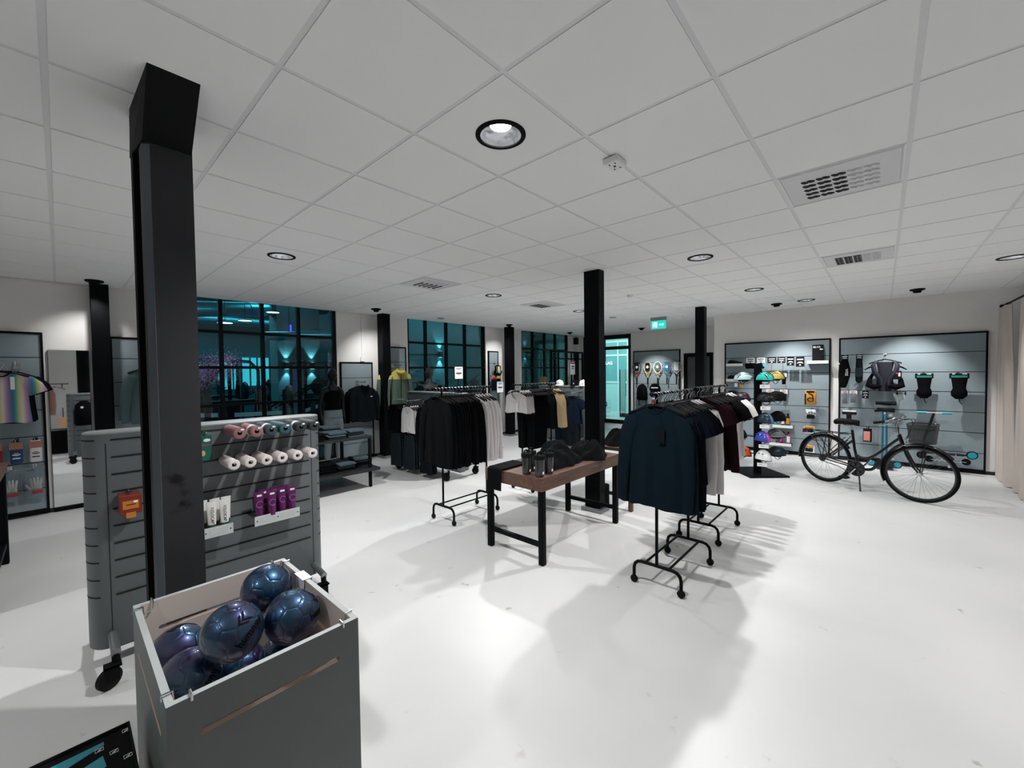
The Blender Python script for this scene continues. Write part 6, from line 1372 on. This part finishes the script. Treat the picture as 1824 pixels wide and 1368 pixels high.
MB().loft([[(w*math.copysign(abs(math.cos(a))**.7, math.cos(a)), d*math.sin(a), z) for a in [2*PI*q/18 for q in range(18)]] for w, d, z in ((.12, .06, 0), (.14, .09, .04), (.14, .10, .25), (.12, .08, .4), (.05, .05, .47))]).build('bag', C_BLACK, t, True); MB().tube([(0, .04, .45), (0, .13, .46)], .008, 6).build('loop', C_BLACK, t); MB().ball((.03, -.09, .35), .02, 8, 6, (1, .3, 1)).build('tag', PAPER, t)

# ---------------------------------------------------------------- gym hall behind the windows
GW = mat('gym_wall', '#5d7b80', .9); GD = mat('gym_dark', '#1a2124', .8); GC = mat('gym_ceiling', '#2b3436', .9)
w = MB(); w.box(-4, 5.95, 16.0, 16.2, 0, 5.2); struct(w.build('wall_gym', mat('gym_rear_wall', '#4d6468', .9)))
struct(MB().box(5.95, 13.2, 10.2, 10.4, 0, 5.2).build('wall_teal', GW)); struct(MB().box(5.95, 6.1, 10.4, 16.0, 0, 5.2).build('wall_partition', GD)); struct(MB().box(-4.2, -4, 7.75, 16, 0, 5.2).build('wall_gym_side', GD))
struct(MB().box(-4, 17.7, 7.75, 16.2, 5.0, 5.2).build('ceiling_gym', GC)); struct(MB().box(-4, 17.7, 7.72, 7.78, 3.05, 5.0).build('wall_above_windows', GD))
struct(MB().box(-4, 5.94, 7.78, 15.99, .002, .012).build('floor_gym', mat('gym_rubber_floor', '#16191b', .8)))
CY = glow('cyan_opening', '#35b0bc', 1.0)
for k, (x0, x1, z0, z1) in enumerate(((2.85, 3.12, 1.2, 2.0), (3.41, 3.97, 1.2, 2.2), (4.1, 4.95, 1.3, 2.25), (.9, 1.5, 1.3, 2.1), (1.7, 2.3, 1.4, 2.2), (5.1, 5.5, 1.3, 2.2))):
    o = struct(MB().box(x0, x1, 15.96, 15.99, z0, z1).build('window_%d' % (k+4), CY)); b = MB(); [b.box(x-.02, x+.02, 15.93, 15.96, z0, z1) for x in (x0, x0+.3*(x1-x0), x0+.55*(x1-x0), x0+.8*(x1-x0), x1)]; b.build('mullion', GD, o)
def sconce(x, y, z, label, s=1.0):
    t = thing('wall_sconce', label, 'wall light', (x, y, z), 0, 'up-and-down wall lights behind the glass'); MB().rbox(-.06*s, .06*s, -.09, 0, -.09, .09, .005).build('housing', GD, t)
    for q in (-1, 1):
        MB().box(-.045*s, .045*s, -.08, -.012, .0905*q-.0006, .0905*q+.0006).build('lens', glow('sconce_lens', '#8ff4ff', 6), t); lamp('SPOT', (x, y-.06, z+.11*q), 26*s, (.3, .9, 1), .015, (x, y+.05, z+1.2*q), 65, .5)
sconce(7.92, 10.19, 2.23, 'wall sconce on the teal wall behind the middle window'); sconce(12.0, 10.19, 2.45, 'wall sconce on the teal wall behind the window with the frame stand', 1.2)
sconce(4.10, 11.9, 1.9, 'first small wall sconce on the gym column'); sconce(4.76, 11.9, 1.9, 'second small wall sconce on the gym column')
t = thing('gym_column', 'grey concrete column in the gym behind the large window', 'column', (4.45, 12.2, 0)); t['kind'] = 'structure'; MB().box(-.55, .55, -.29, .3, 0, 4.99).build('shaft', mat('concrete', '#565e60', .9, var=.2, scale=3), t)
t = thing('cable_conduit', 'thin dark conduit bent to the sconce on the teal wall', 'conduit', (6.6, 10.18, 2.2)); MB().tube([(0, 0, .9), (0, 0, 0), (1.25, 0, .03)], .012, 6).build('pipe', GD, t)
DUCT = mat('duct_steel', '#5f8f99', .35, .6)
for i, (a, b, r, l) in enumerate((((1.2, 10.5, 2.95), (5.8, 13.4, 3.75), .17, 'fat spiral duct crossing the gym ceiling'), ((3.2, 10.6, 2.55), (5.6, 11.3, 2.75), .11, 'short pale duct hanging low in the gym'), ((-2, 9.6, 3.6), (5.8, 10.2, 3.8), .14, 'long duct along the windows in the gym'), ((.5, 14.6, 3.3), (5.8, 14.7, 3.3), .12, 'rear duct across the gym'))):
    t = thing('ventilation_duct', l, 'duct', a); A, B = Vector(a), Vector(b); k = MB(); k.cyl((0, 0, 0), tuple(B-A), r, 20); k.build('tube', DUCT, t, True); n = 7
    for q in range(1, n):
        p = (B-A)*q/n; d = (B-A).normalized()*.02; MB().cyl(tuple(p-d), tuple(p+d), r*1.06, 20).build('clamp', DUCT, t, True)
    for q in (.25, .75): p = (B-A)*q; MB().cyl(tuple(p+Vector((0, 0, r*.9))), (p.x, p.y, 5.0-A.z), .008, 6).build('hanger_rod', GD, t)
for i in range(5):
    y = 8.8+1.35*i; struct(MB().box(-4, 5.9, y-.07, y+.07, 4.3, 4.99).build('beam', GC))
for x, y, z in ((3.52, 11, 3.17), (2.93, 11, 2.92), (2.35, 10.2, 2.75), (.6, 10.5, 3.0), (4.6, 9.6, 3.2)):
    t = thing('pendant_lamp', 'disc pendant lamp %s in the gym' % {3.52: 'under the fat duct', 2.93: 'behind the second window bay', 2.35: 'close to the window bar', .6: 'behind the steel column', 4.6: 'over the weight machines'}[x], 'lamp', (x, y, z), 0, 'disc lamps in the gym')
    MB().lathe([(.0, .03), (.13, .02), (.15, 0), (.0, .004)], 28).build('shade', GD, t, True); MB().lathe([(0, .0), (.135, -.001)], 28).build('diffuser', glow('lamp_disc', '#c9fbff', 4), t); MB().cyl((0, 0, .03), (0, 0, 5-z), .006, 6).build('cord', GD, t)
NE = glow('blue_neon', '#2b2bff', 5)
for z0, z1, n in ((2.6, 3.0, 'upper'), (1.3, 1.75, 'lower')):
    t = thing('neon_tube', '%s short blue neon tube on the gym column' % n, 'lamp', (4.22, 11.86, 0)); MB().cyl((0, 0, z0), (0, 0, z1), .02, 8).build('tube', NE, t, True); MB().box(-.03, .03, .02, .05, z0-.02, z1+.02).build('bracket', GD, t)
FRM = mat('machine_black', '#050607', .5, spec=.3)
def machine(x, y, label, kind=0, s=1.0, rz=0):
    t = thing('weight_machine', label, 'gym machine', (x, y, .012), rz, 'weight machines in the gym'); f = MB()
    def tb(pts, r=.035): f.tube([tuple(c*s for c in p) for p in pts], r, 8)
    if kind == 0:
        for q in (-.5, .5): tb([(q, 0, 0), (q, 0, 1.75), (q*.7, 0, 1.92), (0, 0, 1.94)]); tb([(q, -.4, .03), (q, .5, .03)]); tb([(q, .5, .03), (q, 0, 1.5)])
        tb([(-.5, 0, 1.1), (.5, 0, 1.1)]); tb([(0, .1, .2), (0, .1, 1.9)])
    elif kind == 1:
        tb([(-.7, 0, 0), (-.7, 0, 1.3)]); tb([(-.9, 0, .9), (.8, 0, 1.8)], .03); tb([(.6, 0, 0), (.6, 0, 1.6)]); tb([(-.7, 0, .05), (.7, 0, .05)]); tb([(-.9, .3, .9), (.8, .3, 1.8)], .03)
    else:
        tb([(-.4, 0, 0), (-.4, 0, 2.0), (.4, 0, 2.0), (.4, 0, 0)]); tb([(-.4, .8, 0), (-.4, .8, 2.0), (.4, .8, 2.0), (.4, .8, 0)]); [tb([(q, 0, 2.0), (q, .8, 2.0)]) for q in (-.4, .4)]; tb([(-.9, -.05, 1.3), (.9, -.05, 1.3)], .014)
    f.build('frame', FRM, t, True)
    for k, (px, pz) in enumerate({0: ((-.62, 1.2), (.62, 1.2)), 1: ((.1, 1.35), (.75, 1.75)), 2: ((-.75, 1.3), (.75, 1.3))}[kind]):
        MB().lathe([(0, -.03), (.2*s, -.03), (.22*s, 0), (.2*s, .03), (0, .03)], 24, (px*s, -.05, pz*s), 'x' if kind != 1 else 'y').build('weight_plate', FRM, t, True)
    MB().rbox(-.2, .2, -.35, .15, .42, .52, .03).build('seat', mat('gym_pad', '#14181b', .5), t, True); MB().rbox(-.18, .18, .12, .2, .55, 1.15, .03).build('back_pad', MATS['gym_pad'], t, True)
    MB().box(-.16, .16, .2, .36, .2, 1.0).build('weight_stack', mat('stack_grey', '#2a3033', .5, .4), t)
machine(2.35, 9.9, 'tall arched weight machine behind the second window bay'); machine(4.15, 10.2, 'slanted lever machine behind the third window bay', 1); machine(.15, 9.3, 'arched weight machine behind the steel column', 0, .95); machine(3.75, 8.75, 'squat rack behind the female mannequin', 2, .95)
machine(2.3, 11.3, 'rear arched machine seen through the big window', 0, 1.05); machine(4.2, 13.6, 'rear slanted machine by the gym column', 1); machine(.6, 11.2, 'rear squat rack behind the cherry tree', 2); machine(8.35, 9.2, 'lever machine behind the middle window', 1, .92); machine(6.5, 9.3, 'arched machine behind the male bust', 0, .72); machine(2.2, 13.6, 'far rack at the rear gym wall', 2)
for k, (pts, l) in enumerate(((((1.2, 8.2, 1.03), (1.75, 8.2, .99)), 'red and white barrier tape above the rollers stand'), (((3.05, 8.2, .93), (3.62, 8.2, 1.10)), 'red and white barrier tape beside the female mannequin'), (((2.0, 8.25, .97), (2.75, 8.25, .95)), 'pale barrier tape across the middle window bays'))):
    t = thing('barrier_tape', l, 'tape', pts[0]); A, B = Vector(pts[0]), Vector(pts[1]); n = 6
    for q in range(n):
        a, b = (B-A)*q/n, (B-A)*(q+1)/n; MB().loft([[(a.x, 0, a.z-.035), (a.x, 0, a.z+.035), (a.x, .003, a.z+.035), (a.x, .003, a.z-.035)], [(b.x, 0, b.z-.035), (b.x, 0, b.z+.035), (b.x, .003, b.z+.035), (b.x, .003, b.z-.035)]]).build('stripe', PAPER if (q % 2 or k == 2) else mat('tape_red', '#8a1f45', .5), t)
    for e in (Vector((0, 0, 0)), B-A): MB().cyl((e.x, .02, -A.z+.012), (e.x, .02, e.z+.05), .012, 8).build('post', GD, t)
# cherry tree: trunk, limbs and countless small blossoms
rnd = random.Random(5); t = thing('cherry_tree', 'artificial cherry tree with pink blossom behind the window', 'tree', (1.72, 8.75, .012)); m = MB(); tips = []
m.tube([(0, 0, 0), (.03, 0, .8), (.0, .02, 1.5)], [.07, .055, .04], 8)
for k in range(14):
    a = 2*PI*k/14+rnd.uniform(-.2, .2); e = rnd.uniform(.2, 1.1); L = rnd.uniform(.4, .75); p1 = Vector((0, .02, 1.45)); p2 = p1+Vector((math.cos(a)*math.cos(e), math.sin(a)*math.cos(e), math.sin(e)*.9))*L; m.tube([p1, (p1+p2)/2+Vector((0, 0, .05)), p2], [.025, .015, .006], 6); tips += [p2, (p1+p2)/2, p1.lerp(p2, .75)]
m.build('branches', mat('bark', '#2a2424', .9), t, True); m = MB()
for p in tips:
    for q in range(95):
        c = p+Vector((rnd.gauss(0, .11), rnd.gauss(0, .11), rnd.gauss(0, .09))); n = Vector((rnd.gauss(0, 1), rnd.gauss(0, 1), rnd.gauss(0, 1))).normalized(); e = n.orthogonal().normalized()*rnd.uniform(.007, .013); f = n.cross(e)
        m.add([c+e+n*.006, c+f*.8+n*.0, c-e+n*.006, c-f*.8], [(0, 1, 2, 3)])
b = m.build('blossom', mat('cherry_pink', '#d893c4', .8), t); b['kind'] = 'stuff'
lamp('POINT', (1.4, 8.2, 3.3), 40, (1, .8, .97), .1)  # added lamp without a fitting, brightens the blossom
# ---------------------------------------------------------------- hall beyond the glass door
HWM = mat('hall_wall', '#a9d2ce', .8); struct(MB().box(15.4, 15.6, 2.6, 16, 0, 5.0).build('wall_hall', HWM)); struct(MB().box(11.86, 15.4, 2.4, 2.6, 0, 5.0).build('wall_hall_end', HWM)); struct(MB().box(11.7, 15.6, 2.4, 7.76, 3.4, 3.5).build('ceiling_hall', HWM))
struct(MB().box(13.0, 13.2, 10.4, 16, 0, 5.0).build('wall_hall_side', HWM))
struct(MB().box(11.85, 15.39, 2.61, 10.1, .002, .012).build('floor_hall', mat('hall_floor', '#bcd3d2', .4)))
t = thing('glass_partition', 'pale glazed partition with white letters beyond the glass door', 'partition', (15.3, 8.3, 0)); t['kind'] = 'structure'; LIT = mat('lit_frost', '#b9e6e2', .4)
f = MB(); [f.box(-.04, .04, y-.03, y+.03, 0, 2.9) for y in (-1.4, -.72, -.3, .3, .9)]; [f.box(-.035, .035, -1.4, .9, z-.04, z+.04) for z in (1.2, 2.3, 2.86)]; f.build('frame', mat('pale_frame', '#d5efec', .4), t)
MB().box(.0, .01, -1.4, .9, 1.2, 2.86).build('pane', mat('hall_glass', '#79b4b6', .25), t); MB().box(.0, .012, -1.4, .9, 0, 1.2).build('pane', LIT, t)
letters('LAG', .17, glow('letter_white', '#f2ffff', 1.2), at(FACE_NX, -.05, .10, 1.98), t)
for i, (y, z) in enumerate(((7.62, 0.012), (7.62, .319))):
    t = thing('wire_basket', '%s white wire basket of blue goods beyond the glass door' % ['lower', 'upper'][i], 'basket', (13.2, y, z), 0, 'wire baskets in the hall'); k = MB()
    for q in range(9): k.tube([(-.2, -.3+.075*q, .3), (-.2, -.3+.075*q, .02), (.2, -.3+.075*q, .02), (.2, -.3+.075*q, .3)], .005, 4)
    [k.tube([(-.2, -.3, h), (.2, -.3, h), (.2, .3, h), (-.2, .3, h)], .006, 4, closed=True) for h in (.02, .16, .3)]; k.build('wires', CARDW, t)
    if i: MB().rbox(-.15, .15, -.22, .2, .03, .24, .05).build('goods', mat('blue_goods', '#1b5e86', .6), t, True)
t = thing('glass_display', 'narrow glass display case beyond the glass door', 'case', (13.6, 6.75, .012)); k = MB(); [k.box(x-.012, x+.012, y-.012, y+.012, 0, 1.7) for x in (-.2, .2) for y in (-.2, .2)]; k.build('frame', GD, t); MB().box(-.19, .19, -.19, .19, .1, 1.68).build('panes', CLEAR, t); MB().box(-.2, .2, -.2, .2, 0, .1).build('base', GD, t)
